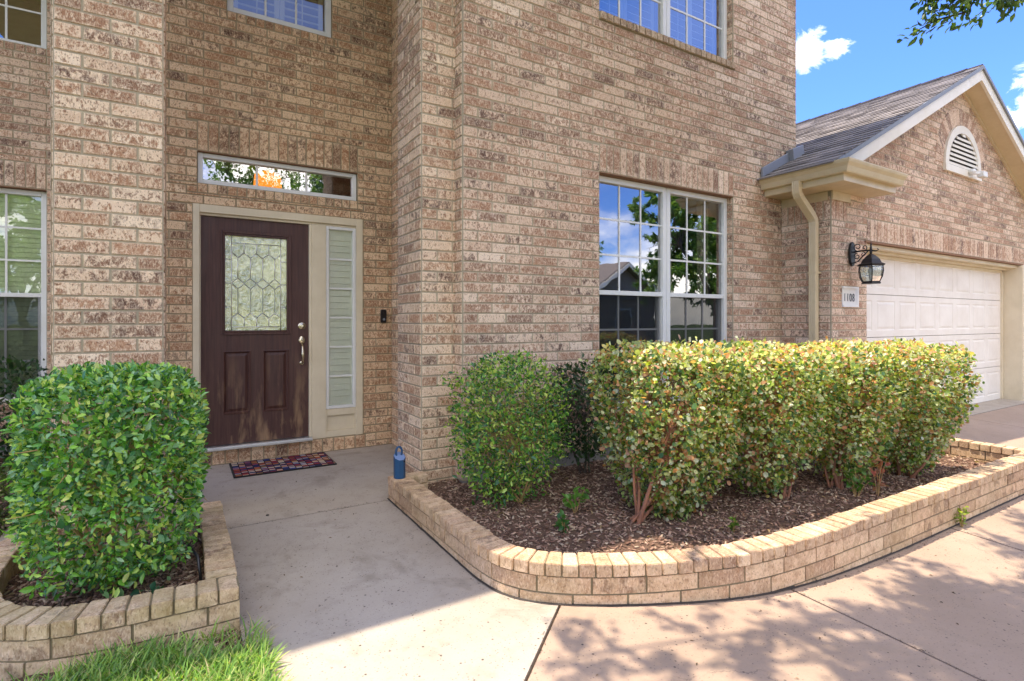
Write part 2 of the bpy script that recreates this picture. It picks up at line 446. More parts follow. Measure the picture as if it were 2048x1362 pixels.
# ------------------------------------------------------------------ the house
house = empty('brick_house', (3, 8, 0), 'two storey tan brick house with recessed dark front door and attached gabled garage', 'house')

def wall(name, fr, region, holes=(), sold=(), rowl=(), phase=0, halfp=(), mat=BR, th=.16, label=None, extra=None, mort=MORT):
    mb = MB(); allh = list(holes) + [s[:4] for s in sold]
    courses(mb, fr, region, allh, phase, halfp)
    for s in sold: soldiers(mb, fr, *s[:4], *(s[4:5] if len(s) > 4 else ()))
    if extra: extra(mb, fr)
    o = mb.build(name, mat, house, recalc=False)
    bm_ = MB(); backing(bm_, fr, region, holes, th, halfp)
    b = bm_.build('mortar', mort, o)
    if label: o['label'] = label
    return o

WX0, WX1, WZ0, WZ1 = 3.18, 5.04, .455, 2.598
UZ0, UZ1 = 4.027, 5.48
def rowlock_sill(mbk, fr, u0, u1, z0, z1, proud=.028, slope=.012):
    n = round((u1 - u0) / .078); w = (u1 - u0) / n
    for i in range(n):
        a, b = u0 + i * w + .005, u0 + (i + 1) * w - .005
        p = [fr.p(a, z0 + .004, proud), fr.p(b, z0 + .004, proud), fr.p(b, z0 + .004, -.07), fr.p(a, z0 + .004, -.07),
             fr.p(a, z1 - slope, proud), fr.p(b, z1 - slope, proud), fr.p(b, z1, -.07), fr.p(a, z1, -.07)]
        mbk.hexa(p, rc())
def sill(fr, u0, u1, z0, z1, name='window_sill'):
    s = MB(); rowlock_sill(s, fr, u0, u1, z0, z1); o = s.build(name, BCAPR2, house, bevel=.003)
    m = MB(); a = fr.p(u0, z0, .02); m.hexa([fr.p(u0, z0 + .002, .018), fr.p(u1, z0 + .002, .018), fr.p(u1, z0 + .002, -.065), fr.p(u0, z0 + .002, -.065),
        fr.p(u0, z1 - .018, .018), fr.p(u1, z1 - .018, .018), fr.p(u1, z1 - .008, -.065), fr.p(u0, z1 - .008, -.065)])
    m.build('mortar', MORT, o)
BCAPR2 = M_brick('brick_sill', False, 1.0, (1.0, .97, .9), moss=.1)

fm = FY(3.70)
wall('wall', fm, (1.83, 6.2, .136, 5.6), [(WX0, WX1, WZ0, WZ1), (WX0, WX1, UZ0, UZ1), (5.93, 6.2, -1, 2.9)],
     [(WX0, WX1, WZ1, WZ1 + .254), (WX0, WX1, WZ0 - .08, WZ0), (WX0, WX1, UZ0 - .08, UZ0)], phase=1.83, label='brick front wall with the two double windows')
sill(fm, WX0 - .01, WX1 + .01, UZ0 - .079, UZ0 + .004); sill(fm, WX0 - .01, WX1 + .01, WZ0 - .079, WZ0 + .004)
# reveals of the windows: brick returns on the right-hand jamb and left-hand jamb
for (za, zb) in ((WZ0, WZ1), (UZ0, UZ1)):
    for xx, sg in ((WX1, -1), (WX0, 1)):
        mb = MB(); courses(mb, Frame((xx, 0, 0), (0, 1, 0), (sg, 0, 0)), (3.704, 3.80, za, zb), phase=3.704, d0=.001)
        mb.build('window_reveal', BR, house, recalc=False)
for zz in (WZ1, UZ1):
    mb = MB(); mb.box(WX0 + .002, WX1 - .002, 3.694, 3.80, zz - .008, zz - .001); mb.build('window_lintel', LINT, house)
# small jog between portal pier and front wall
wall('wall', FX(1.827, -1), (3.706, 3.83, .05, 5.6), phase=3.70, mat=BRP, th=.1)
wall('wall', FX(6.2, 1), (3.706, 12, 2.6, 5.6), phase=3.72)
# portal piers (half a metre square)
def pier(x0, x1, y0, y1, ph, label):
    o = None; mb = MB()
    courses(mb, FY(y0), (x0, x1, .0, 5.5), phase=x0 + ph)
    courses(mb, FX(x0, -1), (y0 + .006, y1, .0, 5.5), phase=y0 - .127 + ph)
    courses(mb, FX(x1, 1), (y0 + .006, y1, .0, 5.5), phase=y0 - .127 + ph)
    courses(mb, Frame((0, y1, 0), (1, 0, 0), (0, 1, 0)), (x0, x1, .0, 5.5), phase=x0 + ph)
    o = mb.build('pier', BRP, house, recalc=False); m = MB(); m.box(x0, x1, y0, y1, 0, 5.5); m.build('mortar', MORT, o)
    o['label'] = label
pier(-.592, -.0838, 3.83, 4.338, 0, 'brick pier left of the front door')
pier(1.549, 1.9, 3.83, 4.338, 0, 'brick pier right of the front door')
# porch side wall and door wall
wall('wall', FX(1.868, -1), (4.338, 5.42, .0, 5.5), phase=4.4, mat=BR_BOUNCE)
fd = FY(5.42)
DX0, DX1, DZ1 = .094, 1.561, 2.283
TX0, TX1, TZ0, TZ1 = .129, 1.512, 2.467, 2.748
PX0, PX1 = .356, 1.262
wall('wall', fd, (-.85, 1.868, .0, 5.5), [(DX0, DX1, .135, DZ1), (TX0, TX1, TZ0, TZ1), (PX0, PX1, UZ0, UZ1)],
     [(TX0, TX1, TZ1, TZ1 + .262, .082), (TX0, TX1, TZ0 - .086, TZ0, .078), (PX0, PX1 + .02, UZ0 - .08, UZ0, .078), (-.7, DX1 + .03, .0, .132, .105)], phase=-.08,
     mat=BR_BOUNCE, mort=MORTD, label='brick wall around the front door')
wall('wall', FX(-.85, -1), (5.426, 7.15, .057, 5.5), phase=5.4)
fl = FY(7.15)
LX0, LX1 = -2.99, -1.155
wall('wall', fl, (-6, -.85, .057, 5.6), [(LX0, LX1, WZ0, WZ1), (LX0, LX1, UZ0, UZ1)],
     [(LX0, LX1, WZ1, WZ1 + .254), (LX0, LX1, UZ0 - .08, UZ0), (LX0, LX1, WZ0 - .08, WZ0)], phase=-.9, label='set-back brick wall left of the entry')
mb = MB(); mb.box(LX0, LX1, 7.144, 7.24, WZ1 - .008, WZ1 - .001); mb.build('window_lintel', LINT, house)
mb = MB(); mb.box(TX0, TX1, 5.414, 5.5, TZ1 - .006, TZ1 - .001); mb.build('window_lintel', LINT, house)
# foundation
for b_ in ((1.84, 5.91, 3.712, 3.95, -.4, .136), (5.93, 6.645, 3.155, 3.4, -.4, .057), (11.505, 12.3, 3.155, 3.4, -.4, .057), (-6, -.85, 7.165, 7.3, -.4, .057)):
    mb = MB(); mb.box(*b_); mb.build('foundation', FOUND, house, bevel=.004)
# hull: hidden walls, floors, ceilings
mb = MB()
mb.box(-6, -5.85, 7.31, 12, -.1, 5.6); mb.box(-6, 12.3, 12, 12.15, -.1, 5.6)
mb.box(-5.85, 6.2, 7.4, 12, -.2, -.02); mb.box(1.90, 5.90, 3.96, 7.4, -.2, -.02); mb.box(-.6, 1.85, 5.59, 7.4, -.2, .10)
mb.box(-5.8, 6.03, 7.4, 12, 2.95, 3.15); mb.box(2.03, 6.03, 3.87, 7.4, 2.95, 3.15); mb.box(-.6, 1.85, 5.6, 7.4, 2.95, 3.15)
mb.box(2.1, 5.9, 7.6, 7.7, -.02, 5.5); mb.box(-.6, 1.85, 7.5, 7.6, .1, 5.5); mb.box(-5.8, -.9, 9.5, 9.6, -.02, 5.5)
mb.box(5.92, 6.02, 3.87, 9, -.02, 2.9)
mb.build('interior_wall', INTER, house)

# main roof and eaves (casts the shade in front of the house)
mb = MB()
EZ = 5.6
mb.box(-2.3, 6.56, 3.26, 7.2, EZ, EZ + .12); mb.box(-6.4, 6.56, 7.2, 12.5, EZ, EZ + .12); mb.box(-6.4, -2.3, 6.72, 7.2, EZ, EZ + .12)
mb.build('soffit', TRIMD, house)
mb = MB()
mb.face([(-6.5, 3.9, 5.72), (6.6, 3.22, 5.73), (3.5, 7.9, 8.0), (-3.5, 7.9, 8.0)]); mb.v.clear(); mb.f.clear(); mb.c.clear(); mb.uv.clear()
P = [(-2.34, 3.22, 5.725), (6.6, 3.22, 5.725), (6.6, 12.55, 5.725), (-6.45, 12.55, 5.725), (-6.45, 6.68, 5.725), (-2.34, 6.68, 5.725)]
rA, rB = (2.6, 7.9, 8.0), (-2.5, 9.6, 7.4)
for q in ((P[0], P[1], rA), (P[1], P[2], rA), (P[2], P[3], rB, rA), (P[3], P[4], rB), (P[4], P[5], rB), (P[5], P[0], rA), (P[5], rA, rB)): mb.face(q)
mb.build('roof', M_simple('shingle_main', (.16, .14, .13), .95, 0, .2, 30, .5), house, recalc=True)

# ------------------------------------------------------------------ windows
def window(x0, x1, z0, z1, yf, zm, cols, rt, rb, shutters=True, glass=GLASS, curtain=False, label=None, low=True, fw=.05, closed=False, smat=None):
    """front-facing window, frame front at yf; zm meeting rail centre or None"""
    w = tag(MB_frame(x0, x1, z0, z1, yf, zm, fw), label)
    ix0, ix1, iz0, iz1 = x0 + fw, x1 - fw, z0 + fw, z1 - fw
    gb = MB(); gr = MB(); gy = yf + .035
    secs = [(iz0, iz1, rt)] if zm is None else [(zm + .02, iz1, rt), (iz0 + .035, zm - .022, rb)]
    for k, (a, b, rows) in enumerate(secs):
        yy = gy + (.022 if k else 0); sx = .03 if k else 0
        gb.face([(ix0 + sx, yy, a), (ix1 - sx, yy, a), (ix1 - sx, yy, b), (ix0 + sx, yy, b)])
        for i in range(1, cols):
            xx = ix0 + sx + (ix1 - ix0 - 2 * sx) * i / cols; gr.box(xx - .009, xx + .009, yy - .006, yy - .002, a, b)
        for j in range(1, rows):
            zz = a + (b - a) * j / rows; gr.box(ix0 + sx, ix1 - sx, yy - .0055, yy - .0018, zz - .009, zz + .009)
    gb.build('pane', glass, w, recalc=False)
    if gr.f: gr.build('grille', WHITE, w)
    if zm is not None and low:
        s = MB(); s.face([(ix0 + .005, yf + .03, iz0), (ix1 - .005, yf + .03, iz0), (ix1 - .005, yf + .03, zm - .022), (ix0 + .005, yf + .03, zm - .022)])
        s.build('insect_screen', SCREEN, w, recalc=False)
    if closed:
        s = MB(); z = iz0 + .01
        while z < iz1:
            s.hexa([(ix0 + .004, yf + .085, z), (ix1 - .004, yf + .085, z), (ix1 - .004, yf + .10, z + .058), (ix0 + .004, yf + .10, z + .058), (ix0 + .004, yf + .080, z + .002), (ix1 - .004, yf + .080, z + .002), (ix1 - .004, yf + .095, z + .062), (ix0 + .004, yf + .095, z + .062)]); z += .05
        s.build('blind', BLND, w)
    elif shutters:
        s = MB(); yy = yf + .12; npan = 2 if (x1 - x0) < 1.2 else 3
        for q in range(npan):
            a, b = ix0 + (ix1 - ix0) * q / npan, ix0 + (ix1 - ix0) * (q + 1) / npan
            s.box(a + .002, a + .045, yy, yy + .03, iz0, iz1); s.box(b - .045, b - .002, yy, yy + .03, iz0, iz1)
            z = iz0 + .03
            while z < iz1 - .05:
                s.hexa([(a + .045, yy - .022, z - .016), (b - .045, yy - .022, z - .016), (b - .045, yy + .026, z + .022), (a + .045, yy + .026, z + .022),
                        (a + .045, yy - .022, z - .008), (b - .045, yy - .022, z - .008), (b - .045, yy + .026, z + .030), (a + .045, yy + .026, z + .030)])
                z += .074
            s.box((a + b) / 2 - .005, (a + b) / 2 + .005, yy - .034, yy - .026, iz0 + .05, iz1 - .05)
        s.build('shutter', smat or SHUT, w)
    if curtain:
        s = MB(); yy = yf + .22
        for (a, b) in curtain:
            n = int((b - a) / .008); pts = [(a + (b - a) * i / n, yy + .022 * math.sin(i * .62) + .01 * math.sin(i * .23)) for i in range(n + 1)]
            for p, q in zip(pts, pts[1:]): s.face([(p[0], p[1], iz0 - .1), (q[0], q[1], iz0 - .1), (q[0], q[1], iz1 + .05), (p[0], p[1], iz1 + .05)])
        s.build('curtain', CUR, w, smooth=True)
    return w
def MB_frame(x0, x1, z0, z1, yf, zm, fw):
    f = MB(); d = .075
    f.box(x0, x0 + fw, yf, yf + d, z0, z1); f.box(x1 - fw, x1, yf, yf + d, z0, z1)
    f.box(x0 + fw, x1 - fw, yf + .001, yf + d, z1 - fw, z1); f.box(x0 + fw, x1 - fw, yf + .001, yf + d, z0, z0 + fw)
    if zm is not None:
        f.box(x0 + fw, x1 - fw, yf + .006, yf + d, zm - .022, zm + .02)
        a, b = z0 + fw, zm - .022
        f.box(x0 + fw, x0 + fw + .03, yf + .03, yf + d, a, b); f.box(x1 - fw - .03, x1 - fw, yf + .03, yf + d, a, b); f.box(x0 + fw + .03, x1 - fw - .03, yf + .031, yf + d, a, a + .035)
    return f.build('window', WHITE, house, bevel=.003)

YW = 3.77; xm = (WX0 + WX1) / 2
window(WX0 + .004, xm - .002, WZ0 + .004, WZ1 - .01, YW, 1.53, 3, 3, 3, False, label='left unit of the lower double window', curtain=[(3.25, 3.36)])
window(xm + .002, WX1 - .004, WZ0 + .004, WZ1 - .01, YW, 1.53, 3, 3, 3, False, label='right unit of the lower double window', curtain=[(4.22, 4.42), (4.82, 4.98)])
window(WX0 + .004, xm - .002, UZ0 + .006, UZ1 - .01, YW, None, 3, 4, 3, True, GLASSU, label='left unit of the upper double window')
window(xm + .002, WX1 - .004, UZ0 + .006, UZ1 - .01, YW, None, 3, 4, 3, True, GLASSU, label='right unit of the upper double window')
GLASSL0 = M_glass('blind_window_glass', .13, (.95, .97, .95), .04, 2.6)
window(LX0 + .004, (LX0 + LX1) / 2 - .002, WZ0, WZ1 - .01, 7.22, 1.53, 3, 3, 3, True, GLASSL0, closed=True)
window((LX0 + LX1) / 2 + .002, LX1 - .004, WZ0, WZ1 - .01, 7.22, 1.53, 3, 3, 3, True, GLASSL0, closed=True, label='lower window left of the entry, with blinds')
window(LX0 + .004, (LX0 + LX1) / 2 - .002, UZ0, UZ1, 7.22, None, 3, 4, 3, False, GLASSU)
window((LX0 + LX1) / 2 + .002, LX1 - .004, UZ0, UZ1, 7.22, None, 3, 4, 3, False, GLASSU, label='upper window left of the entry')
GLASSB = M_glass('window_glass_soft', .13, (.95, .97, .95), .04, 2.6)
BLNDD = M_paint('shutter_olive', (.40, .37, .22), .5, .1)
window(PX0 + .003, PX1 - .003, UZ0 + .004, UZ1, 5.44, None, 3, 4, 3, True, GLASSB, smat=BLNDD, label='shuttered window above the front door')
tr = window(TX0 + .003, TX1 - .003, TZ0 + .004, TZ1 - .008, 5.45, None, 3, 1, 1, False, GLASST, label='narrow transom window over the door', fw=.038)
# added amber emitter in the foyer, giving the orange glow in the transom
glow_root = empty('amber_glow', (.80, 6.3, 2.72), 'added orange glowing drum on a rod in the foyer, seen through the transom window', 'added glow')
t = NT('amber_emitter'); e = t.n('ShaderNodeEmission', inp={'Color': (1, .26, .03, 1), 'Strength': .75}); t.l(e.outputs[0], t.out.inputs[0])
m = MB(); m.lathe((.80, 6.3, 2.72), [(.06, .14), (.13, .10), (.15, -.10), (.07, -.14)], 16); m.build('glow_drum', t.m, glow_root)
m = MB(); m.tube([(.80, 6.3, 2.86), (.80, 6.3, 2.95)], .008, 8); m.build('rod', BLACKM, glow_root)

# ------------------------------------------------------------------ door, frame, sidelight
mb = MB()
yF = 5.405
mb.box(DX0, DX0 + .05, yF, 5.52, .135, DZ1); mb.box(DX1 - .065, DX1, yF, 5.52, .135, DZ1); mb.box(DX0 + .05, DX1 - .065, yF + .001, 5.52, DZ1 - .07, DZ1)
mb.box(DX0 + .051, DX1 - .066, yF + .022, 5.52, DZ1 - .092, DZ1 - .07)
mb.box(1.052, 1.075, yF + .02, 5.52, .135, DZ1 - .092); mb.box(1.075, 1.205, yF + .004, 5.52, .137, DZ1 - .0925)
mb.box(1.205, DX1 - .065, yF + .012, 5.52, .137, .20); mb.box(1.205, 1.22, yF + .012, 5.52, .20, .41); mb.box(DX1 - .078, DX1 - .065, yF + .012, 5.52, .20, .41)
mb.box(1.22, DX1 - .078, yF + .034, 5.52, .20, .345); mb.box(1.22, DX1 - .078, yF + .012, 5.52, .345, .41)
mb.box(DX0 + .051, DX0 + .06, yF + .03, 5.52, .135, DZ1 - .092)
mb.build('door_frame', TRIM, house, bevel=.0025)
BLND2 = M_paint('sidelight_shutter', (.84, .86, .72), .5, .08)
GLASSL = M_glass('sidelight_glass', .06, (.97, .98, .96), .05, 3)
sl = window(1.207, DX1 - .067, .412, DZ1 - .094, yF + .010, None, 1, 6, 1, False, GLASSL, label='narrow sidelight window right of the door', fw=.028)
s = MB(); z = .47
while z < 2.05:
    s.hexa([(1.252, 5.474, z - .012), (1.452, 5.474, z - .012), (1.452, 5.488, z + .048), (1.252, 5.488, z + .048), (1.252, 5.466, z - .01), (1.452, 5.466, z - .01), (1.452, 5.480, z + .052), (1.252, 5.480, z + .052)]); z += .062
s.box(1.225, 1.252, 5.465, 5.49, .43, 2.19); s.box(1.452, 1.480, 5.465, 5.49, .43, 2.19); s.box(1.252, 1.452, 5.464, 5.489, 2.06, 2.19); s.box(1.252, 1.452, 5.466, 5.489, .42, .475); s.build('shutter', BLND2, sl)
mb = MB(); mb.box(DX0 + .052, 1.074, 5.385, 5.56, .136, .162); mb.box(DX0 + .052, 1.074, 5.36, 5.384, .134, .150); mb.build('threshold', ALU, house, bevel=.003)

# slab with recessed panels
def slab_door():
    f = MB(); x0, x1, z0, z1 = .154, 1.051, .166, 2.188; y = 5.452
    gx0, gx1, gz0, gz1 = .315, .885, 1.155, 2.065
    panels = [(.325, .552, .43, 1.0), (.650, .877, .43, 1.0)]
    holes = [(gx0, gx1, gz0, gz1)] + panels
    rs = [(x0, x1, z0, z1)]
    for h in holes: rs = [q for r in rs for q in rsub(r, h)]
    for q in rs: f.box(q[0], q[1], y, y + .044, q[2], q[3])
    door = f.build('front_door', DOORW, house)
    door['label'] = 'dark brown weathered wood door with leaded glass'
    for (a, b, c, d) in panels:
        m = MB()
        def ring(o1, d1, o2, d2):
            A = [(a + o1, y + d1, c + o1), (b - o1, y + d1, c + o1), (b - o1, y + d1, d - o1), (a + o1, y + d1, d - o1)]
            B = [(a + o2, y + d2, c + o2), (b - o2, y + d2, c + o2), (b - o2, y + d2, d - o2), (a + o2, y + d2, d - o2)]
            for i in range(4): m.face([A[i], A[(i + 1) % 4], B[(i + 1) % 4], B[i]])
            return B
        ring(0, -.004, .008, -.006); ring(.008, -.006, .018, .006); ring(.018, .006, .024, .012); ring(.024, .012, .050, .003); B = ring(.050, .003, .052, .003); m.face(B)
        ring(-.0005, 0.001, 0, -.004)
        m.build('door_panel', DOORW, door, recalc=False)
    m = MB()
    a, b, c, d = gx0, gx1, gz0, gz1; t = .030
    for (o, w_, pr) in ((-.012, .022, .012), (.010, .018, .006)):
        m.box(a + o, a + o + w_, y - pr, y + .04, c + o, d - o); m.box(b - o - w_, b - o, y - pr, y + .04, c + o, d - o)
        m.box(a + o + w_, b - o - w_, y - pr, y + .04, d - o - w_, d - o); m.box(a + o + w_, b - o - w_, y - pr, y + .04, c + o, c + o + w_)
    m.build('glass_moulding', DOORW, door, bevel=.003)
    a, b, c, d = a + .028, b - .028, c + .028, d - .028
    g = MB(); g.face([(a, y + .022, c), (b, y + .022, c), (b, y + .022, d), (a, y + .022, d)]); gl = g.build('door_glass', DGLASS, door, recalc=False)
    # leading
    L = MB(); W = b - a; H = d - c; yl = y + .018
    def came(p, q, r=.0036):
        p = (a + p[0] * W, yl, c + p[1] * H); q = (a + q[0] * W, yl, c + q[1] * H); L.tube([p, q], r, 6)
    B1 = .10; T1 = .075
    for xx in (B1, 1 - B1): came((xx, 0), (xx, 1))
    came((B1, 1 - T1), (1 - B1, 1 - T1)); came((B1, T1 * .5), (1 - B1, T1 * .5))
    for xx in (0, 1): pass
    for zz in (.25, .5, .75): came((0, zz), (B1, zz)); came((1 - B1, zz), (1, zz))
    xs = [B1 + (1 - 2 * B1) * i / 4 for i in range(5)]; hx = (xs[1] - xs[0]) / 2; dv = .052
    zt, zb = .80, .16; zc = .50; lev = [zt, zc + .045, zc - .045, zb]
    # upper points at xs, valleys between
    def zig(z_, up, rr=.0035):
        for i in range(4):
            m_ = xs[i] + hx
            came((xs[i], z_ + (dv * .5 if up else -dv * .5)), (m_, z_ - (dv * .5 if up else -dv * .5)), rr); came((m_, z_ - (dv * .5 if up else -dv * .5)), (xs[i + 1], z_ + (dv * .5 if up else -dv * .5)), rr)
    zig(zt, True); zig(zc + .03, False); zig(zc - .03, True); zig(zb, False)
    for i in range(4):
        m_ = xs[i] + hx
        came((m_, zt - dv * .5), (m_, zc + .03 + dv * .5)); came((m_, zc - .03 - dv * .5), (m_, zb + dv * .5))
    for i in range(1, 4):
        came((xs[i], zt + dv * .5), (xs[i], 1 - T1)); came((xs[i], zb - dv * .5), (xs[i], T1 * .5)); 
    L.build('leading', LEAD, gl, smooth=True)
    Bv = MB()
    def bev(p, q, w_=.010):
        p = Vector((a + p[0] * W, yl - .001, c + p[1] * H)); q = Vector((a + q[0] * W, yl - .001, c + q[1] * H)); dr = (q - p).normalized(); n = Vector((-dr.z, 0, dr.x)) * w_ / 2
        up = Vector((0, -.005, 0)); Bv.face([p - n, q - n, q + up, p + up]); Bv.face([p + up, q + up, q + n, p + n])
    for i in range(4):
        m_ = xs[i] + hx
        for (zz, s_) in ((zc + .03, -1), (zc - .03, 1), (zt, 1), (zb, -1)):
            if zz in (zt, zb) and i % 2: continue
            bev((xs[i], zz + s_ * dv * .5), (m_, zz - s_ * dv * .5)); bev((m_, zz - s_ * dv * .5), (xs[i + 1], zz + s_ * dv * .5))
        bev((m_, zc - .06), (m_, zb + dv * .6), .008)
    Bv.build('glass_bevels', BEVG, gl, recalc=False)
    # hardware
    yh = y
    k = MB()
    def disc(mb_, cx, cz, prof, n=24):
        base = len(mb_.v)
        for r, dd in prof:
            for j in range(n):
                t_ = 2 * math.pi * j / n; mb_.v.append((cx + r * math.cos(t_), yh - dd, cz + r * math.sin(t_)))
        for q in range(len(prof) - 1):
            for j in range(n): mb_.f.append((base + q * n + j, base + q * n + (j + 1) % n, base + (q + 1) * n + (j + 1) % n, base + (q + 1) * n + j)); mb_.c.append(None); mb_.uv.append(None)
        mb_.f.append(tuple(base + (len(prof) - 1) * n + j for j in range(n))); mb_.c.append(None); mb_.uv.append(None)
    disc(k, .990, 1.222, [(.034, 0), (.034, .006), (.030, .010), (.022, .012), (.020, .020), (.012, .022)])
    k.build('deadbolt', BRASS, door, smooth=False)
    k = MB()
    disc(k, .990, 1.082, [(.031, 0), (.031, .006), (.026, .011), (.018, .013)]); 
    disc(k, .990, 1.105, [(.022, 0), (.022, .005), (.014, .010)])
    disc(k, .990, .868, [(.022, 0), (.022, .006), (.014, .012)])
    k.tube([(.990, yh - .01, 1.05), (.990, yh - .035, 1.03), (.990, yh - .052, .99), (.990, yh - .056, .95), (.990, yh - .052, .91), (.990, yh - .034, .878), (.990, yh - .01, .868)], [.008, .009, .011, .013, .011, .009, .008], 12)
    k.tube([(.990, yh - .012, 1.088), (.990, yh - .04, 1.094), (.990, yh - .052, 1.090)], [.006, .008, .009], 8)
    k.build('door_handle', BRASS, door, smooth=True)
slab_door()

# ------------------------------------------------------------------ garage block
GX0, GX1, GY = 5.915, 12.38, 3.14
PKX, PKZ, EX, EZG, SL = 9.15, 4.668, 5.50, 2.83, .5035
fg = FY(GY)
hp = [(-SL, 1, EZG - SL * EX - .20), (SL, 1, PKZ + SL * PKX - .20)]
VX, VZ, VR = 9.22, 3.31, .57
def arch(mb, fr):
    n = 22
    for i in range(n):
        t0, t1 = math.pi * i / n, math.pi * (i + 1) / n
        r0, r1 = VR + .02, VR + .262
        po = [(VX + r * math.cos(t), VZ + .05 + r * math.sin(t)) for r, t in ((r0, t0), (r1, t0), (r1, t1), (r0, t1))]
        c = rc()
        mb.face([fr.p(a, b, .0065) for a, b in po], (0.5, 0, 0, 1), [(.5, .5)] * 4)
        cu = sum(p[0] for p in po) / 4; cv = sum(p[1] for p in po) / 4
        q = [(cu + (p[0] - cu) * .88, cv + (p[1] - cv) * .88) for p in po]
        mb.face([fr.p(a, b, .015) for a, b in q], c, [(.1, .1), (.9, .1), (.9, .9), (.1, .9)])
        for j in range(4):
            k = (j + 1) % 4; mb.face([fr.p(*po[j], .0066), fr.p(*po[k], .0066), fr.p(*q[k], .015), fr.p(*q[j], .015)], c, [(.5, .5)] * 4)
gw = wall('wall', fg, (GX0, GX1, .057, 4.6), [(6.65, 11.5, -1, 2.18)], [(6.65, 11.5, 2.18, 2.434), (GX0, 6.22, 2.35, 2.604)], phase=5.92, halfp=hp, extra=arch, label='brick gable wall of the garage')
wall('wall', FX(GX0 - .003, -1), (GY + .006, 3.70, .057, 2.604), [], [(GY + .006, 3.70, 2.35, 2.604)], phase=3.02, th=.1)
m = MB(); backing(m, Frame((12.36, 0, 0), (0, 1, 0), (1, 0, 0)), (3.31, 12, 0, 2.7)); m.build('mortar', MORT, gw)
# lintel over the garage door
mb = MB(); mb.box(6.60, 11.55, 3.120, 3.28, 2.158, 2.178); mb.build('garage_lintel', LINT, house)
# garage door trim
mb = MB()
mb.box(6.652, 6.70, 3.17, 3.43, -.03, 2.157); mb.box(11.45, 11.498, 3.10, 3.43, -.03, 2.157)
mb.box(11.40, 11.45, 3.34, 3.42, -.03, 2.06); mb.box(6.70, 6.74, 3.34, 3.42, -.03, 2.06)
mb.box(6.70, 11.45, 3.17, 3.43, 2.112, 2.157); mb.box(6.70, 11.45, 3.26, 3.42, 2.085, 2.112); mb.box(6.74, 11.40, 3.34, 3.42, 2.045, 2.085)
mb.build('garage_trim', TRIM, house, bevel=.004)
gd = MB(); gd.box(6.74, 11.40, 3.415, 3.44, -.02, 0.0); gdo = gd.build('garage_door', BLACKP, house); gdo['label'] = 'cream sectional garage door with raised panels'
def gpanel(z0, z1):
    m = MB(); x0, x1, y = 6.735, 11.405, 3.365; n = 8; w = (x1 - x0) / n
    m.box(x0, x1, y + .012, y + .04, z0 + .004, z1 - .003)
    hs = []
    for i in range(n):
        a, b = x0 + i * w + .055, x0 + (i + 1) * w - .055; c, d = z0 + .085, z1 - .075; hs.append((a, b, c, d))
    rs = [(x0, x1, z0 + .004, z1 - .003)]
    for h in hs: rs = [q for r in rs for q in rsub(r, h)]
    for q in rs: m.face([(q[0], y, q[2]), (q[1], y, q[2]), (q[1], y, q[3]), (q[0], y, q[3])])
    m.face([(x0, y, z1 - .003), (x1, y, z1 - .003), (x1, y + .012, z1 - .003), (x0, y + .012, z1 - .003)])
    m.face([(x0, y + .012, z0 + .004), (x1, y + .012, z0 + .004), (x1, y, z0 + .004), (x0, y, z0 + .004)])
    for (a, b, c, d) in hs:
        prev = None
        for o, dd in ((0, 0), (.010, .006), (.022, .006), (.045, .0)):
            cur = [(a + o, y + dd, c + o), (b - o, y + dd, c + o), (b - o, y + dd, d - o), (a + o, y + dd, d - o)]
            if prev:
                for i in range(4): m.face([prev[i], prev[(i + 1) % 4], cur[(i + 1) % 4], cur[i]])
            prev = cur
        m.face(prev)
    return m.build('door_section', GDOOR, gdo, recalc=False)
for i in range(4): gpanel(0.0 + i * .532, .532 * (i + 1))

# vent
mb = MB()
def arcpts(r, y, n=28, cz=VZ + .05): return [(VX + r * math.cos(math.pi * i / n), y, cz + r * math.sin(math.pi * i / n)) for i in range(n + 1)]
A, B_, C_ = arcpts(VR + .02, 3.105), arcpts(VR - .085, 3.105), arcpts(VR - .085, 3.16); D_ = arcpts(VR + .02, 3.15)
for X_, Y_ in ((A, B_), (B_, C_), (D_, A)):
    for i in range(len(A) - 1): mb.face([X_[i], X_[i + 1], Y_[i + 1], Y_[i]])
mb.box(VX - VR - .02, VX + VR + .02, 3.10, 3.15, VZ - .04, VZ + .05)
vent = mb.build('gable_vent', RAKE, house, recalc=True); vent['label'] = 'white half-round louvred vent in the gable'
m = MB()
for i in range(8):
    z = VZ + .075 + i * .062; r = VR - .085; hh = z - VZ - .05
    if hh >= r - .01: break
    w = math.sqrt(max(0, r * r - (hh + .03) ** 2)) if hh + .03 < r else .05
    m.hexa([(VX - w, 3.104, z - .020), (VX + w, 3.104, z - .020), (VX + w, 3.130, z + .012), (VX - w, 3.130, z + .012), (VX - w, 3.104, z + .010), (VX + w, 3.104, z + .010), (VX + w, 3.130, z + .036), (VX - w, 3.130, z + .036)])
m.build('louvre', RAKE, vent)
m = MB(); m.prism(arcpts(VR - .08, 3.124), (0, .001, 0)); m.v = [(a, b + .002, c) for a, b, c in m.v]; m.build('vent_backing', DARK, vent)

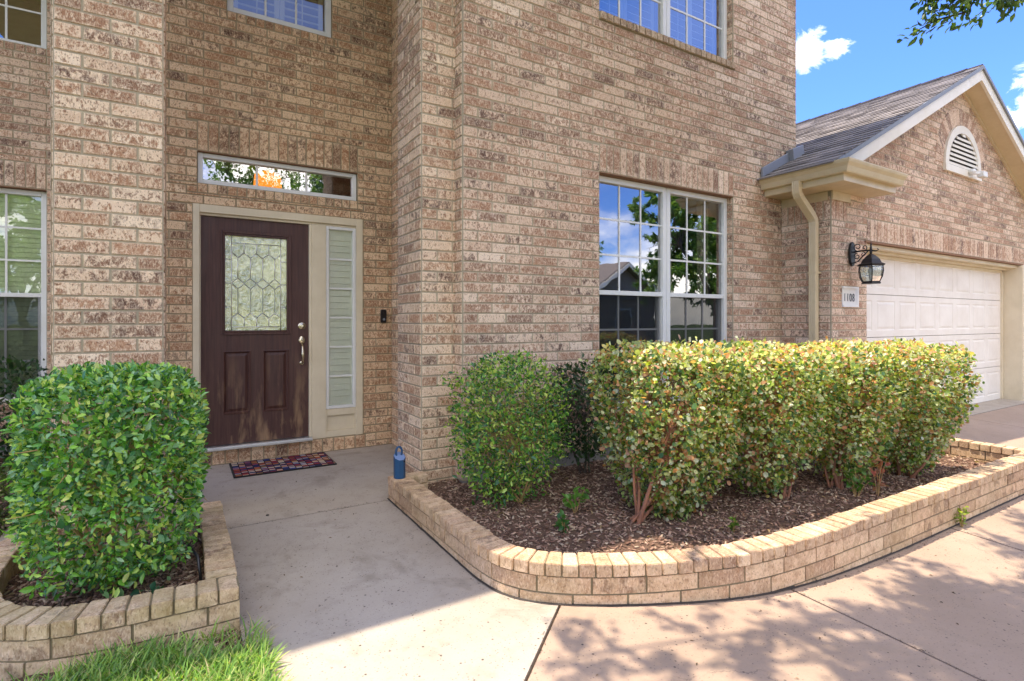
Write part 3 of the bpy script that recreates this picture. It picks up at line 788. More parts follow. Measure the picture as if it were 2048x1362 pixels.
# roof shingles (tabs) on both slopes
SHG = M_attr('shingle_tabs', .95, .15, 60, .72)
def slope(sgn, ycut, name):
    m = MB(); cosn = 1 / math.sqrt(1 + SL * SL); L = (PKX - EX + .06) / cosn; nc = int(L / .135); ex = .135
    def pt(s_, yy, d):  # s_ distance up the slope from the eave
        xx = (EX - .06) + s_ * cosn; zz = EZG + .02 + (xx - EX) * SL
        nx, nz = -SL * cosn, cosn
        xx, zz = xx + nx * d, zz + nz * d
        if sgn < 0: xx = 2 * PKX - xx
        return (xx, yy, zz)
    for k in range(nc + 1):
        s0, s1 = k * ex, min(L, (k + 1) * ex)
        if s1 - s0 < .01: continue
        xmid = (EX - .06) + s0 * cosn; yend = 3.695 if (xmid < 6.2 and sgn > 0) else ycut
        y = 2.875 - random.random() * .25
        while y < yend:
            w = random.uniform(.14, .34); a, b = max(2.875, y), min(yend, y + w); y += w
            if b - a < .02: continue
            g = random.uniform(.75, 1.2) * (.27 if random.random() > .25 else .19)
            c = (g * 1.03, g * .94, g * .88, 1); th = .006 + random.choice((0, .004))
            m.hexa([pt(s0, a, 0), pt(s0, b - .003, 0), pt(s1 + .02, b - .003, 0), pt(s1 + .02, a, 0), pt(s0, a, th + .005), pt(s0, b - .003, th + .005), pt(s1 + .02, b - .003, .002), pt(s1 + .02, a, .002)], c)
    o = m.build(name, SHG, house)
    return pt, L
pt, LL = slope(1, 12.4, 'garage_roof'); slope(-1, 12.4, 'garage_roof')
# roof deck + soffit underside, ridge cap
mb = MB()
for sgn in (1, -1):
    def q(x_, z_, y_): return ((x_ if sgn > 0 else 2 * PKX - x_), y_, z_)
    e0 = EX + .14
    def zr(x_): return EZG + (x_ - EX) * SL
    # rake soffit in front of the gable and deck over
    mb.hexa([q(e0, zr(e0) - .16, 2.925), q(PKX, zr(PKX) - .16, 2.925), q(PKX, zr(PKX) - .16, 3.139), q(e0, zr(e0) - .16, 3.139),
             q(e0, zr(e0) - .01, 2.925), q(PKX, zr(PKX) - .01, 2.925), q(PKX, zr(PKX) - .01, 3.139), q(e0, zr(e0) - .01, 3.139)])
mb.build('soffit', TRIMD, house)
mb = MB(); x0 = 6.22
for sgn in (1, -1):
    def q(x_, y_, o): return ((x_ if sgn > 0 else 2 * PKX - x_), y_, EZG + (x_ - EX) * SL - o)
    xa = x0 if sgn > 0 else EX
    mb.hexa([q(xa, 3.31, .03), q(PKX, 3.31, .03), q(PKX, 12.3, .03), q(xa, 12.3, .03), q(xa, 3.31, .012), q(PKX, 3.31, .012), q(PKX, 12.3, .012), q(xa, 12.3, .012)])
mb.build('roof_deck', DARK, house)
mb = MB()
for i in range(34):
    y0 = 3.05 + i * .27; zz = PKZ + .028
    mb.hexa([(PKX - .15, y0, zz - .15 * SL), (PKX, y0, zz), (PKX, y0 + .29, zz - .006), (PKX - .15, y0 + .29, zz - .15 * SL - .006), (PKX - .15, y0, zz - .15 * SL + .016), (PKX, y0, zz + .018), (PKX, y0 + .29, zz + .010), (PKX - .15, y0 + .29, zz - .15 * SL + .008)])
    mb.hexa([(PKX, y0, zz), (PKX + .15, y0, zz - .15 * SL), (PKX + .15, y0 + .29, zz - .15 * SL - .006), (PKX, y0 + .29, zz - .006), (PKX, y0, zz + .018), (PKX + .15, y0, zz - .15 * SL + .016), (PKX + .15, y0 + .29, zz - .15 * SL + .008), (PKX, y0 + .29, zz + .010)])
mb.build('ridge_cap', M_simple('ridge_shingle', (.045, .042, .045), .95, 0, .2, 40, .5), house)
# rake boards: drip board above, white board below
for nm, mat, o0, o1, ya, yb in (('drip_edge', DRIP, -.018, .030, 2.868, 2.924), ('rake_board', RAKE, .031, .175, 2.890, 2.9245)):
    mb = MB()
    for sgn in (1, -1):
        def q(x_, o): return ((x_ if sgn > 0 else 2 * PKX - x_), ya, EZG + (x_ - EX) * SL - o)
        e0 = EX - .01 if nm == 'drip_edge' else EX + .12
        mb.prism([q(e0, o1), q(PKX, o1), q(PKX, o0), q(e0, o0)], (0, yb - ya, 0))
    mb.build(nm, mat, house)
mb = MB()
for sgn in (1, -1):
    def q(x_, o): return ((x_ if sgn > 0 else 2 * PKX - x_), 3.112, EZG + (x_ - EX) * SL - o)
    mb.prism([q(GX0 + .3, .205), q(PKX, .205), q(PKX, .161), q(GX0 + .3, .161)], (0, .024, 0))
mb.build('frieze_board', TRIMD, house)

# eave return box, fascia, gutter
mb = MB()
mb.box(5.60, GX0 - .006, 3.13, 3.688, 2.655, 2.668)      # side soffit
mb.box(5.60, 6.62, 2.865, 3.129, 2.655, 2.668)           # front return soffit
mb.box(GX0 - .02, GX0 - .0062, GY + .03, 3.688, 2.56, 2.654); mb.box(GX0 - .02, 6.25, 3.112, 3.129, 2.56, 2.654)   # frieze
mb.build('soffit', TRIMD, house)
mb = MB()
mb.box(5.575, 5.60, 2.84, 3.69, 2.655, 2.80); mb.box(5.60, 6.64, 2.84, 2.864, 2.655, 2.80); mb.box(6.625, 6.64, 2.864, 3.128, 2.655, 2.80)
mb.prism([(5.60, 2.90, 2.80), (6.64, 2.90, 2.80), (6.64, 3.128, 2.86), (5.60, 3.128, 2.86)], (0, 0, .008))
mb.build('fascia', GUT, house, bevel=.002)
prof = [(0, .118), (0, 0), (.052, 0), (.060, .012), (.074, .055), (.098, .085), (.106, .108), (.106, .118), (.098, .118), (.096, .105), (.072, .06), (.052, .012), (.006, .008), (.006, .118)]
mb = MB(); gz = 2.725
d = 1 / 1
mb.sweep(prof, [((5.574, 3.69, gz), (-1, 0, 0)), ((5.574, 2.839, gz), (-1, -1, 0)), ((6.66, 2.839, gz), (0, -1, 0))])
mb.build('gutter', GUT, house)
# downspout (fluted rectangular pipe)
def dspout(path, name):
    m = MB(); w, dpt = .076, .060
    pr = []
    for i in range(11): pr.append((-w / 2 + w * i / 10, -dpt / 2 - (.009 if i % 2 else 0)))
    for i in range(9): pr.append((w / 2 - w * i / 8, dpt / 2 + (.0035 if i % 2 else 0)))
    # local axes: a along Y, b perpendicular to path in XZ plane
    n = len(pr); base = len(m.v); P_ = [Vector(p) for p in path]
    for k, p in enumerate(P_):
        dr = (P_[min(k + 1, len(P_) - 1)] - P_[max(k - 1, 0)]).normalized(); b = Vector((0, 1, 0)).cross(dr).normalized()
        sc2 = 1 + (.07 if 0 < k < len(P_) - 2 and k % 2 else 0)
        for (u, v) in pr: m.v.append(tuple(p + Vector((0, 1, 0)) * u * sc2 + b * v * sc2))
    for k in range(len(P_) - 1):
        for j in range(n): m.f.append((base + k * n + j, base + k * n + (j + 1) % n, base + (k + 1) * n + (j + 1) % n, base + (k + 1) * n + j)); m.c.append(None); m.uv.append(None)
    m.box(5.845 - .036, 5.912, 3.245, 3.335, 1.78, 1.80)
    m.build(name, GUT, house)
dspout([(5.53, 3.29, 2.735), (5.53, 3.29, 2.66), (5.532, 3.29, 2.64), (5.538, 3.29, 2.62), (5.548, 3.29, 2.60), (5.562, 3.29, 2.585), (5.58, 3.29, 2.57), (5.80, 3.29, 2.40), (5.816, 3.29, 2.385), (5.83, 3.29, 2.365), (5.84, 3.29, 2.345), (5.844, 3.29, 2.32), (5.845, 3.29, 2.29), (5.845, 3.29, .05)], 'downspout')
# flashing where the garage roof meets the front wall
mb = MB()
mb.prism([(5.50, 3.655, 2.86), (5.50, 3.655, 2.965), (6.02, 3.655, 3.225), (6.02, 3.655, 3.12)], (0, .03, 0))
mb.prism([(6.0, 3.60, 3.11), (5.98, 3.60, 3.235), (6.19, 3.60, 3.32), (6.21, 3.60, 3.205)], (0, .088, 0))
mb.build('flashing', FLASH, house, bevel=.003)

# ------------------------------------------------------------------ wall lantern, plaque, bell, floodlight
def lantern():
    X, Y, Zc = 6.285, GY - .016, 2.0
    t = empty('wall_lantern', (X, Y, Zc), 'black scrolled iron lantern with curved glass panes mounted beside the garage door', 'lantern')
    m = MB(); m.prism([(X + .055 * math.cos(a) * (1), Y, Zc + .135 * math.sin(a)) for a in [2 * math.pi * i / 20 for i in range(20)]], (0, -.022, 0)); m.build('back_plate', BLACKM, t, bevel=.004)
    m = MB(); yb = Y - .022; yc = Y - .20
    m.tube([(X, yb, Zc + .02), (X, yb - .09, Zc + .028), (X, yc, Zc + .02), (X, yc - .05, Zc + .01), (X, yc - .075, Zc + .022), (X, yc - .062, Zc + .036)], [.009, .008, .010, .007, .006, .005], 8)
    def scroll(cy, cz, r, a0, turns, s_=1):
        P_ = []
        for i in range(26):
            f = i / 25; a = a0 + s_ * turns * 2 * math.pi * f; rr = r * (1 - .7 * f); P_.append((X, cy + rr * math.cos(a), cz + rr * math.sin(a)))
        m.tube(P_, .0048, 6)
    scroll(yb - .045, Zc + .072, .042, -1.4, 1.2); scroll(yb - .115, Zc + .058, .028, -1.6, 1.1, -1); scroll(yb - .04, Zc - .03, .036, 1.6, 1.1, -1); scroll(yb - .10, Zc - .012, .026, 1.4, 1.0)
    m.tube([(X, yb, Zc - .10), (X, yb - .05, Zc - .085), (X, yb - .10, Zc - .03), (X, yc + .03, Zc + .015)], .006, 6)
    m.lathe((X, yc, Zc), [(.006, -.02), (.013, -.01), (.013, .035), (.009, .045), (.012, .055), (.006, .07), (.009, .08), (.004, .10), (.001, .135)], 12)
    m.build('bracket', BLACKM, t, smooth=True)
    n = 6; cz = Zc
    def hexr(r, z): return [(X + r * math.cos(math.pi / 6 + math.pi * 2 * i / n), yc + r * math.sin(math.pi / 6 + math.pi * 2 * i / n), z) for i in range(n)]
    rings = [(.018, cz - .018), (.045, cz - .035), (.085, cz - .075), (.105, cz - .115), (.140, cz - .132), (.137, cz - .142), (.118, cz - .142)]
    m = MB(); H = [hexr(r, z) for r, z in rings]
    for a, b in zip(H, H[1:]):
        for i in range(n): m.face([a[i], a[(i + 1) % n], b[(i + 1) % n], b[i]])
    m.face(H[0]); m.face(H[-1]); m.build('lamp_cap', BLACKM, t)
    gr = [(.116, cz - .143), (.122, cz - .20), (.112, cz - .26), (.085, cz - .315)]
    G = [hexr(r, z) for r, z in gr]; m = MB()
    for a, b in zip(G, G[1:]):
        for i in range(n): m.face([a[i], a[(i + 1) % n], b[(i + 1) % n], b[i]])
    m.build('lamp_glass', LAMPG, t, recalc=True)
    m = MB()
    for i in range(n): m.tube([g[i] for g in G], .0052, 6)
    for k in (0, 3): m.tube(G[k], .006, 6, closed=True)
    B = [hexr(r, z) for r, z in ((.085, cz - .315), (.098, cz - .325), (.098, cz - .335), (.03, cz - .338))]
    for a, b in zip(B, B[1:]):
        for i in range(n): m.face([a[i], a[(i + 1) % n], b[(i + 1) % n], b[i]])
    m.face(B[0]); m.build('lamp_cage', BLACKM, t)
    m = MB(); m.lathe((X, yc, cz), [(.012, -.315), (.016, -.27), (.012, -.24)], 12); m.lathe((X, yc, cz), [(.012, -.24), (.028, -.215), (.028, -.19), (.014, -.165), (.004, -.155)], 12)
    m.build('bulb', M_simple('bulb_white', (.8, .8, .74), .3), t, smooth=True)
lantern()

def plaque():
    x0, x1, z0, z1 = 6.115, 6.44, 1.42, 1.645; y = GY
    t = MB()
    f = .022; yo = y - .022
    t.box(x0, x1, yo, y - .001, z0, z0 + f); t.box(x0, x1, yo, y - .001, z1 - f, z1); t.box(x0, x0 + .010, y - .012, y - .001, z0 + f, z1 - f); t.box(x1 - f, x1, yo, y - .001, z0 + f, z1 - f)
    t.face([(x0 + .008, y - .0085, z0 + f), (x1 - f, y - .0085, z0 + f), (x1 - f, y - .0085, z1 - f), (x0 + .008, y - .0085, z1 - f)])
    t.hexa([(x1 - f - .03, y - .009, z0 + f), (x1 - f, yo, z0 + f), (x1 - f, y - .002, z0 + f), (x1 - f - .03, y - .007, z0 + f), (x1 - f - .03, y - .009, z1 - f), (x1 - f, yo, z1 - f), (x1 - f, y - .002, z1 - f), (x1 - f - .03, y - .007, z1 - f)])
    o = t.build('house_number_plaque', M_paint('plaque_white', (.78, .77, .72), .5, .08), None, recalc=True)
    tag(o, 'small white framed plaque reading 1108 in the brick beside the garage door', 'house number')
    cu = bpy.data.curves.new('n', 'FONT'); cu.body = '1108'; cu.size = .128; cu.extrude = .0015; cu.offset = -.0018; cu.space_character = 1.20; cu.align_x = 'CENTER'; cu.align_y = 'CENTER'
    tmp = bpy.data.objects.new('tmp', cu); col.objects.link(tmp); bpy.context.view_layer.update()
    me = bpy.data.meshes.new_from_object(tmp); col.objects.unlink(tmp); bpy.data.objects.remove(tmp)
    T = Matrix.Translation((x0 + .138, y - .0125, (z0 + z1) / 2 - .012)) @ Matrix.Rotation(math.pi / 2, 4, 'X') @ Matrix.Scale(.78, 4, (1, 0, 0))
    me.transform(T); me.materials.clear(); ob = bpy.data.objects.new('house_number', me); col.objects.link(ob); me.materials.append(M_simple('number_black', (.03, .04, .06), .5)); ob.parent = o
plaque()

t = MB(); t.box(1.742, 1.800, 5.384, 5.413, 1.25, 1.385); bell = t.build('doorbell', BLACKP, None, bevel=.006, seg=2)
tag(bell, 'small black video doorbell fixed to the brick right of the sidelight', 'doorbell')
t = MB(); t.tube([(1.771, 5.383, 1.285), (1.771, 5.380, 1.285)], .012, 20); b = t.build('button', M_simple('bell_ring', (.25, .28, .32), .3), bell)
t = MB(); t.tube([(1.771, 5.384, 1.352), (1.771, 5.378, 1.352)], .008, 16); t.build('camera_lens', BLACKM, bell)

fl_ = empty('floodlight', (9.42, 3.08, VZ - .01), 'small white twin-headed floodlight at the foot of the gable vent', 'floodlight')
t = MB(); t.lathe((9.36, 3.06, VZ + .02), [(.03, -.03), (.045, 0), (.03, .04)], 14); t.box(9.35, 9.38, 3.06, 3.10, VZ - .05, VZ); t.build('base', WHITE, fl_)
t = MB(); c0 = Vector((9.50, 3.0, VZ - .01)); t.box(9.44, 9.58, 2.96, 3.04, VZ - .05, VZ + .03); hd = t.build('lamp_head', WHITE, fl_, bevel=.008)
t = MB(); t.tube([(9.38, 3.05, VZ), (9.46, 3.0, VZ)], .015, 8); t.build('arm', WHITE, fl_)

# ------------------------------------------------------------------ ground
def gz(x, y):
    g = min(1, max(0, (x - 1.35) / 2.3)); g = g * g * (3 - 2 * g)
    return -.02 * min(1, max(0, (3.3 - y) / 1.2)) * (1 - g) - .10 * g * max(0, (3.2 - y)) / 1.75 - .03 * max(0, 1.2 - y) * .6 * (1 - g)
def sheet(name, polys, mat, dz=0, res=.12, thick=0, kind='structure'):
    """polygons filled with a fine grid following gz; polys list of lists (convex)"""
    m = MB()
    for po in polys:
        xs = [p[0] for p in po]; ys = [p[1] for p in po]; n = max(1, int((max(xs) - min(xs)) / res)); k = max(1, int((max(ys) - min(ys)) / res)); n = min(n, 60); k = min(k, 60)
        for i in range(n):
            for j in range(k):
                a0, a1 = min(xs) + (max(xs) - min(xs)) * i / n, min(xs) + (max(xs) - min(xs)) * (i + 1) / n; b0, b1 = min(ys) + (max(ys) - min(ys)) * j / k, min(ys) + (max(ys) - min(ys)) * (j + 1) / k
                q = [(a0, b0), (a1, b0), (a1, b1), (a0, b1)]
                for e in range(len(po)):
                    p, r = po[e], po[(e + 1) % len(po)]; A_, B2 = (r[1] - p[1]), -(r[0] - p[0]); q = clip(q, A_, B2, A_ * p[0] + B2 * p[1])
                    if len(q) < 3: break
                if len(q) >= 3 and area(q) > 1e-7: m.face([(u, v, gz(u, v) + dz) for u, v in q])
        if thick:
            N_ = len(po)
            for e in range(N_):
                p, r = po[e], po[(e + 1) % N_]; s_ = max(1, int(math.dist(p, r) / .3))
                for k_ in range(s_):
                    u0, v0 = p[0] + (r[0] - p[0]) * k_ / s_, p[1] + (r[1] - p[1]) * k_ / s_; u1, v1 = p[0] + (r[0] - p[0]) * (k_ + 1) / s_, p[1] + (r[1] - p[1]) * (k_ + 1) / s_
                    m.face([(u0, v0, gz(u0, v0) + dz), (u1, v1, gz(u1, v1) + dz), (u1, v1, gz(u1, v1) + dz - thick), (u0, v0, gz(u0, v0) + dz - thick)])
    me = bpy.data.meshes.new(name); me.from_pydata(m.v, [], m.f)
    bm = bmesh.new(); bm.from_mesh(me); bmesh.ops.remove_doubles(bm, verts=bm.verts, dist=.0004); bmesh.ops.recalc_face_normals(bm, faces=bm.faces)
    if sum(f.normal.z * f.calc_area() for f in bm.faces) < 0: bmesh.ops.reverse_faces(bm, faces=bm.faces)
    bm.to_mesh(me); bm.free()
    return tag(link(name, me, mat), kind=kind)
J = .006
def ccw(p): return p if sum(p[i][0] * p[(i + 1) % len(p)][1] - p[(i + 1) % len(p)][0] * p[i][1] for i in range(len(p))) > 0 else p[::-1]
def shr(po, g=J):
    c = (sum(p[0] for p in po) / len(po), sum(p[1] for p in po) / len(po)); out = []
    n = len(po)
    for i in range(n):
        a, b, d_ = Vector(po[i - 1]), Vector(po[i]), Vector(po[(i + 1) % n]); e1 = (b - a).normalized(); e2 = (d_ - b).normalized()
        n1 = Vector((-e1.y, e1.x)); n2 = Vector((-e2.y, e2.x)); k = n1 + n2; k = k / max(.3, k.dot(n1)) ; out.append(tuple(b + k * g))
    return out
# walk: from porch joint to the driveway joint (diagonal)
sheet('porch_slab', [[(-.9, 3.735), (1.9, 3.735), (1.9, 5.45), (-.9, 5.45)]], WALK, 0, .3, .12)
sheet('walkway', [ccw([(.215, 1.8), (.302, .995), (1.470, 1.990), (1.5, 2.25), (1.5, 3.722), (.215, 3.722)])], WALK, 0, .1, .12)
drv = [ccw([(1.484, 1.985), (.318, .99), (.31, .6), (2.573, .6), (2.573, 1.72)]),
       ccw([(2.587, .6), (2.587, 1.75), (4.323, 1.75), (4.323, .6)]),
       ccw([(4.337, .6), (4.337, 1.75), (6.24, 1.75), (6.24, .6)]), ccw([(6.252, .6), (6.252, 2.99), (8.85, 2.99), (8.85, .6)]), ccw([(8.862, .6), (8.862, 2.99), (13.6, 2.99), (13.6, .6)]),
       ccw([(.31, -3.4), (.31, .585), (2.573, .585), (2.573, -3.4)]), ccw([(2.587, -3.4), (2.587, .585), (4.323, .585), (4.323, -3.4)]),
       ccw([(4.337, -3.4), (4.337, .585), (8.85, .585), (8.85, -3.4)]), ccw([(8.862, -3.4), (8.862, .585), (13.6, .585), (13.6, -3.4)]), ccw([(8.0, -9), (8.0, -3.42), (13.6, -3.42), (13.6, -9)])]
sheet('driveway', drv, DRIVE, 0, .2, .1)
sheet('garage_apron', [ccw([(6.252, 3.006), (6.252, 3.40), (13.6, 3.40), (13.6, 3.006)])], WALK, .002, .3, .1)
# earth under everything
SOIL = M_simple('soil', (.10, .062, .040), .98, 0, .1, 40, .8, .6)
m = MB()
def earth(x, y): return gz(x, y) - .055
m_ = sheet('ground', [ccw([(-14, -9.2), (14, -9.2), (14, 14), (-14, 14)])], SOIL, -.052, .5)
def M_lawn():
    t = NT('lawn_far'); v = t.obj(); n = t.noise(v, 12, 6, .7); t.pbr(t.mix(t.ramp(n, [(.3, 0), (.7, 1)]), (.035, .075, .015), (.10, .16, .035)), .95, t.bump(t.noise(v, 90, 4), .8, .03), spec=.2); return t.m
LAWNF = M_lawn()
sheet('yard_soil', [ccw([(-3.5, .5), (.208, .5), (.208, 2.60), (-3.5, 2.60)])], SOIL, -.010, .2)
for nm, po in (('lawn', [(-14, -9.1), (.30, -9.1), (.30, 1.55), (-14, 1.55)]), ('lawn', [(13.65, -9.1), (40, -9.1), (40, 12), (13.65, 12)])):
    sheet(nm, [ccw(po)], LAWNF, -.03, .5)
m = MB(); m.box(-60, 80, -17.5, -9.2, -.75, -.62); tag(m.build('road', M_concrete('asphalt', (.09, .09, .09), (.07, .07, .07))), kind='structure')
m = MB(); m.box(-150, 200, -200, -17.5, -.8, -.5); m.box(-150, -14, -9.2, 200, -.8, -.45); m.box(-14, 200, 14, 200, -.8, -.45); m.box(40, 200, -9.2, 14, -.8, -.46); tag(m.build('terrain', LAWNF), kind='structure')

# ------------------------------------------------------------------ planters
def resample(path, step):
    P_ = [Vector((*p, 0)) for p in path]; L_ = [0]
    for a, b in zip(P_, P_[1:]): L_.append(L_[-1] + (b - a).length)
    def at(s_):
        s_ = max(0, min(L_[-1], s_))
        for i in range(len(P_) - 1):
            if s_ <= L_[i + 1] + 1e-9:
                f = (s_ - L_[i]) / max(1e-9, L_[i + 1] - L_[i]); return P_[i].lerp(P_[i + 1], f)
        return P_[-1]
    return at, L_[-1]
def smoothp(path, it=3):
    for _ in range(it):
        o = [path[0]]
        for a, b in zip(path, path[1:]): o += [(a[0] * .75 + b[0] * .25, a[1] * .75 + b[1] * .25), (a[0] * .25 + b[0] * .75, a[1] * .25 + b[1] * .75)]
        o.append(path[-1]); path = o
    return path
def planter(name, path, capw, mat, label, top=.163, side=1, zf=gz):
    """path = outer edge; inner edge lies to the left of the direction of travel (side=1)"""
    root = empty(name, (path[0][0], path[0][1], 0), label, 'planter')
    at, L_ = resample(path, .05)
    def nor(s_):
        d_ = (at(s_ + .06) - at(s_ - .06)).normalized(); return Vector((-d_.y, d_.x, 0)) * side
    def P(s_, off, z): q = at(s_) + nor(s_) * off; return (q.x, q.y, z)
    cap = MB(); n = round(L_ / .0775); w = L_ / n
    for i in range(n):
        a, b = i * w + .004, (i + 1) * w - .004; o = random.uniform(-.004, .004); zt = top + random.uniform(-.003, .003)
        cap.hexa([P(a, o, top - .057), P(b, o, top - .057), P(b, capw + o, top - .057), P(a, capw + o, top - .057), P(a, o, zt), P(b, o, zt + random.uniform(-.002, .002)), P(b, capw + o, zt), P(a, capw + o, zt)], rc())
    cap.build('cap_bricks', mat, root, bevel=.0032, seg=2)
    body = MB(); zb = top - .064; k = 0
    while zb > -.42:
        za = zb - .070; off = (.127 if k % 2 else .04); s_ = -off
        while s_ < L_:
            a, b = max(0, s_ + .005), min(L_, s_ + .254 - .005); s_ += .254
            if b - a < .02: continue
            ns = max(1, int((b - a) / .065)); c = rc(); j = random.uniform(-.002, .002)
            if min(zf(*at(a)[:2]), zf(*at(b)[:2])) - .12 > zb: continue
            for q in range(ns):
                u, v = a + (b - a) * q / ns, a + (b - a) * (q + 1) / ns
                o0 = .008 + j; base = len(body.v)
                A_ = [P(u, o0, za), P(v, o0, za), P(v, o0, zb), P(u, o0, zb)]; B2 = [P(u, capw - .008, za), P(v, capw - .008, za), P(v, capw - .008, zb), P(u, capw - .008, zb)]
                body.face(A_, c); body.face(B2[::-1], c)
                body.face([A_[0], B2[0], B2[1], A_[1]], c); body.face([A_[3], A_[2], B2[2], B2[3]], c)
                if q == 0: body.face([A_[0], A_[3], B2[3], B2[0]], c)
                if q == ns - 1: body.face([A_[1], B2[1], B2[2], A_[2]], c)
        zb = za - .009; k += 1
    body.build('wall_bricks', mat, root, recalc=True)
    mo = MB(); ns = int(L_ / .05)
    for q in range(ns):
        u, v = L_ * q / ns, L_ * (q + 1) / ns
        for z0_, z1_, a0_, b0_ in ((-.42, top - .006, .014, capw - .014),):
            A_ = [P(u, a0_, z0_), P(v, a0_, z0_), P(v, a0_, z1_), P(u, a0_, z1_)]; B2 = [P(u, b0_, z0_), P(v, b0_, z0_), P(v, b0_, z1_), P(u, b0_, z1_)]
            mo.face(A_); mo.face(B2[::-1]); mo.face([A_[3], A_[2], B2[2], B2[3]])
            if q == 0: mo.face([A_[0], A_[3], B2[3], B2[0]])
            if q == ns - 1: mo.face([A_[1], B2[1], B2[2], A_[2]])
    mo.build('mortar', MORTP, root)
    return root
rp = [(1.262, 3.76), (1.256, 3.2), (1.256, 2.62), (1.256, 2.36), (1.30, 2.16), (1.46, 1.975), (1.75, 1.805), (2.08, 1.668), (2.36, 1.59), (2.72, 1.552), (3.3, 1.54), (4.0, 1.532), (5.0, 1.525), (6.08, 1.52)]
rp = smoothp(rp, 3) + [(6.20, 1.525), (6.24, 1.56), (6.25, 1.62), (6.252, 1.9), (6.252, 3.11)]
planter('brick_planter', rp, .135, BCAPR, 'long curved brick planter bed in front of the window, holding the clipped hedge')
lp = [(.212, 3.815), (.214, 2.53), (.208, 2.522)] + [(.0, 2.525), (-.18, 2.53), (-.33, 2.55), (-.5, 2.60), (-.66, 2.73), (-.76, 2.92), (-.80, 3.12), (-.81, 3.4), (-.79, 3.62), (-.72, 3.76), (-.62, 3.82)]
lp = lp[::-1]
lpp = smoothp(lp[:-3], 2)
lpp = lpp + [(.10, 2.523), (.213, 2.523)]
pl = planter('brick_planter', lpp, .135, BCAP, 'small rounded brick planter left of the walk, around the square clipped bush')
# straight right-hand leg of the left planter as its own run of caps
def leg_run(root, path, capw, mat, top=.163):
    at, L_ = resample(path, .05); cap = MB(); n = round(L_ / .0775); w = L_ / n
    for i in range(n):
        y0, y1 = path[0][1] + i * w + .004, path[0][1] + (i + 1) * w - .004; o = random.uniform(-.003, .003)
        x1 = path[0][0] + o; zt = top + random.uniform(-.003, .003)
        cap.box(x1 - .118, x1, y0, y1, top - .057, zt, rc())
    cap.build('cap_bricks', mat, root, bevel=.0032, seg=2)
    b = MB()
    for k, zb in enumerate((top - .064, top - .143, top - .222)):
        y = path[0][1] - (.1 if k % 2 else 0)
        while y < path[-1][1]:
            a, c = max(path[0][1], y + .005), min(path[-1][1], y + .249); y += .254
            if c - a > .03: b.box(path[0][0] - .112, path[0][0] - .006, a, c, zb - .07, zb, rc())
    b.build('wall_bricks', mat, root, bevel=.003)
    mo = MB(); mo.box(path[0][0] - .106, path[0][0] - .012, path[0][1], path[-1][1], -.2, top - .006); mo.build('mortar', MORTP, root)
leg_run(pl, [(.216, 2.664), (.216, 3.80)], .118, BCAP)
# short return from right planter to the pier
rt = [o for o in bpy.data.objects if o.name == 'brick_planter'][0]
mo = MB(); mo.box(1.40, 1.545, 3.69, 3.80, .09, .150, rc()); mo.box(1.40, 1.545, 3.69, 3.80, .0, .084, rc()); mo.build('end_bricks', BCAP, rt, bevel=.005)

def base_gap(path, wdt, name):
    at, L_ = resample(path, .05); m = MB(); n = int(L_ / .02); prev = None
    for i in range(n + 1):
        s_ = L_ * i / n; d_ = (at(s_ + .05) - at(s_ - .05)).normalized(); nn = Vector((-d_.y, d_.x, 0)); q = at(s_)
        w_ = wdt * (.6 + .9 * abs(mnoise.noise(Vector((s_ * 7, 3, 1)))) + .5 * abs(mnoise.noise(Vector((s_ * 31, 3, 1)))))
        a = q + nn * .03; b = q - nn * w_; A_ = (a.x, a.y, gz(a.x, a.y) + .0035); B2 = (b.x, b.y, gz(b.x, b.y) + .0035)
        if prev: m.face([prev[0], A_, B2, prev[1]])
        prev = (A_, B2)
    tag(m.build(name, DARK, None, recalc=False), kind='structure')
base_gap([p for p in rp if p[0] < 6.1], .007, 'soil_line')
# mulch beds
def bed(poly, z, name):
    m = MB(); xs = [p[0] for p in poly]; ys = [p[1] for p in poly]; st = .05
    nx = int((max(xs) - min(xs)) / st) + 1; ny = int((max(ys) - min(ys)) / st) + 1
    def h(x, y): return z(x, y) + .03 * mnoise.noise(Vector((x * 2.1, y * 2.1, 3))) + .012 * mnoise.noise(Vector((x * 9, y * 9, 1)))
    for i in range(nx):
        for j in range(ny):
            q = [(min(xs) + i * st, min(ys) + j * st), (min(xs) + (i + 1) * st, min(ys) + j * st), (min(xs) + (i + 1) * st, min(ys) + (j + 1) * st), (min(xs) + i * st, min(ys) + (j + 1) * st)]
            for e in range(len(poly)):
                p, r = poly[e], poly[(e + 1) % len(poly)]; A_, B2 = (r[1] - p[1]), -(r[0] - p[0]); q = clip(q, A_, B2, A_ * p[0] + B2 * p[1])
                if len(q) < 3: break
            if len(q) >= 3: m.face([(u, v, h(u, v)) for u, v in q])
    return m, h
MUL = M_simple('mulch_ground', (.15, .095, .065), .97, 0, .1, 55, 1.0, .7)
bedr = ccw([(1.36, 3.82), (1.36, 2.38), (1.55, 2.06), (2.15, 1.77), (2.6, 1.66), (3.4, 1.645), (6.15, 1.63), (6.15, 3.14), (5.93, 3.72)])
m, hr = bed(bedr, lambda x, y: .025 + (-.02 if x > 5 else 0), 'b')
tag(m.build('flower_bed_soil', MUL, None, smooth=True), kind='structure')
bedl = ccw([(.10, 3.83), (.10, 2.65), (-.35, 2.68), (-.55, 2.80), (-.69, 3.1), (-.69, 3.6), (-.6, 3.83)])
m, hl = bed(bedl, lambda x, y: .035, 'b')
tag(m.build('flower_bed_soil', MUL, None, smooth=True), kind='structure')

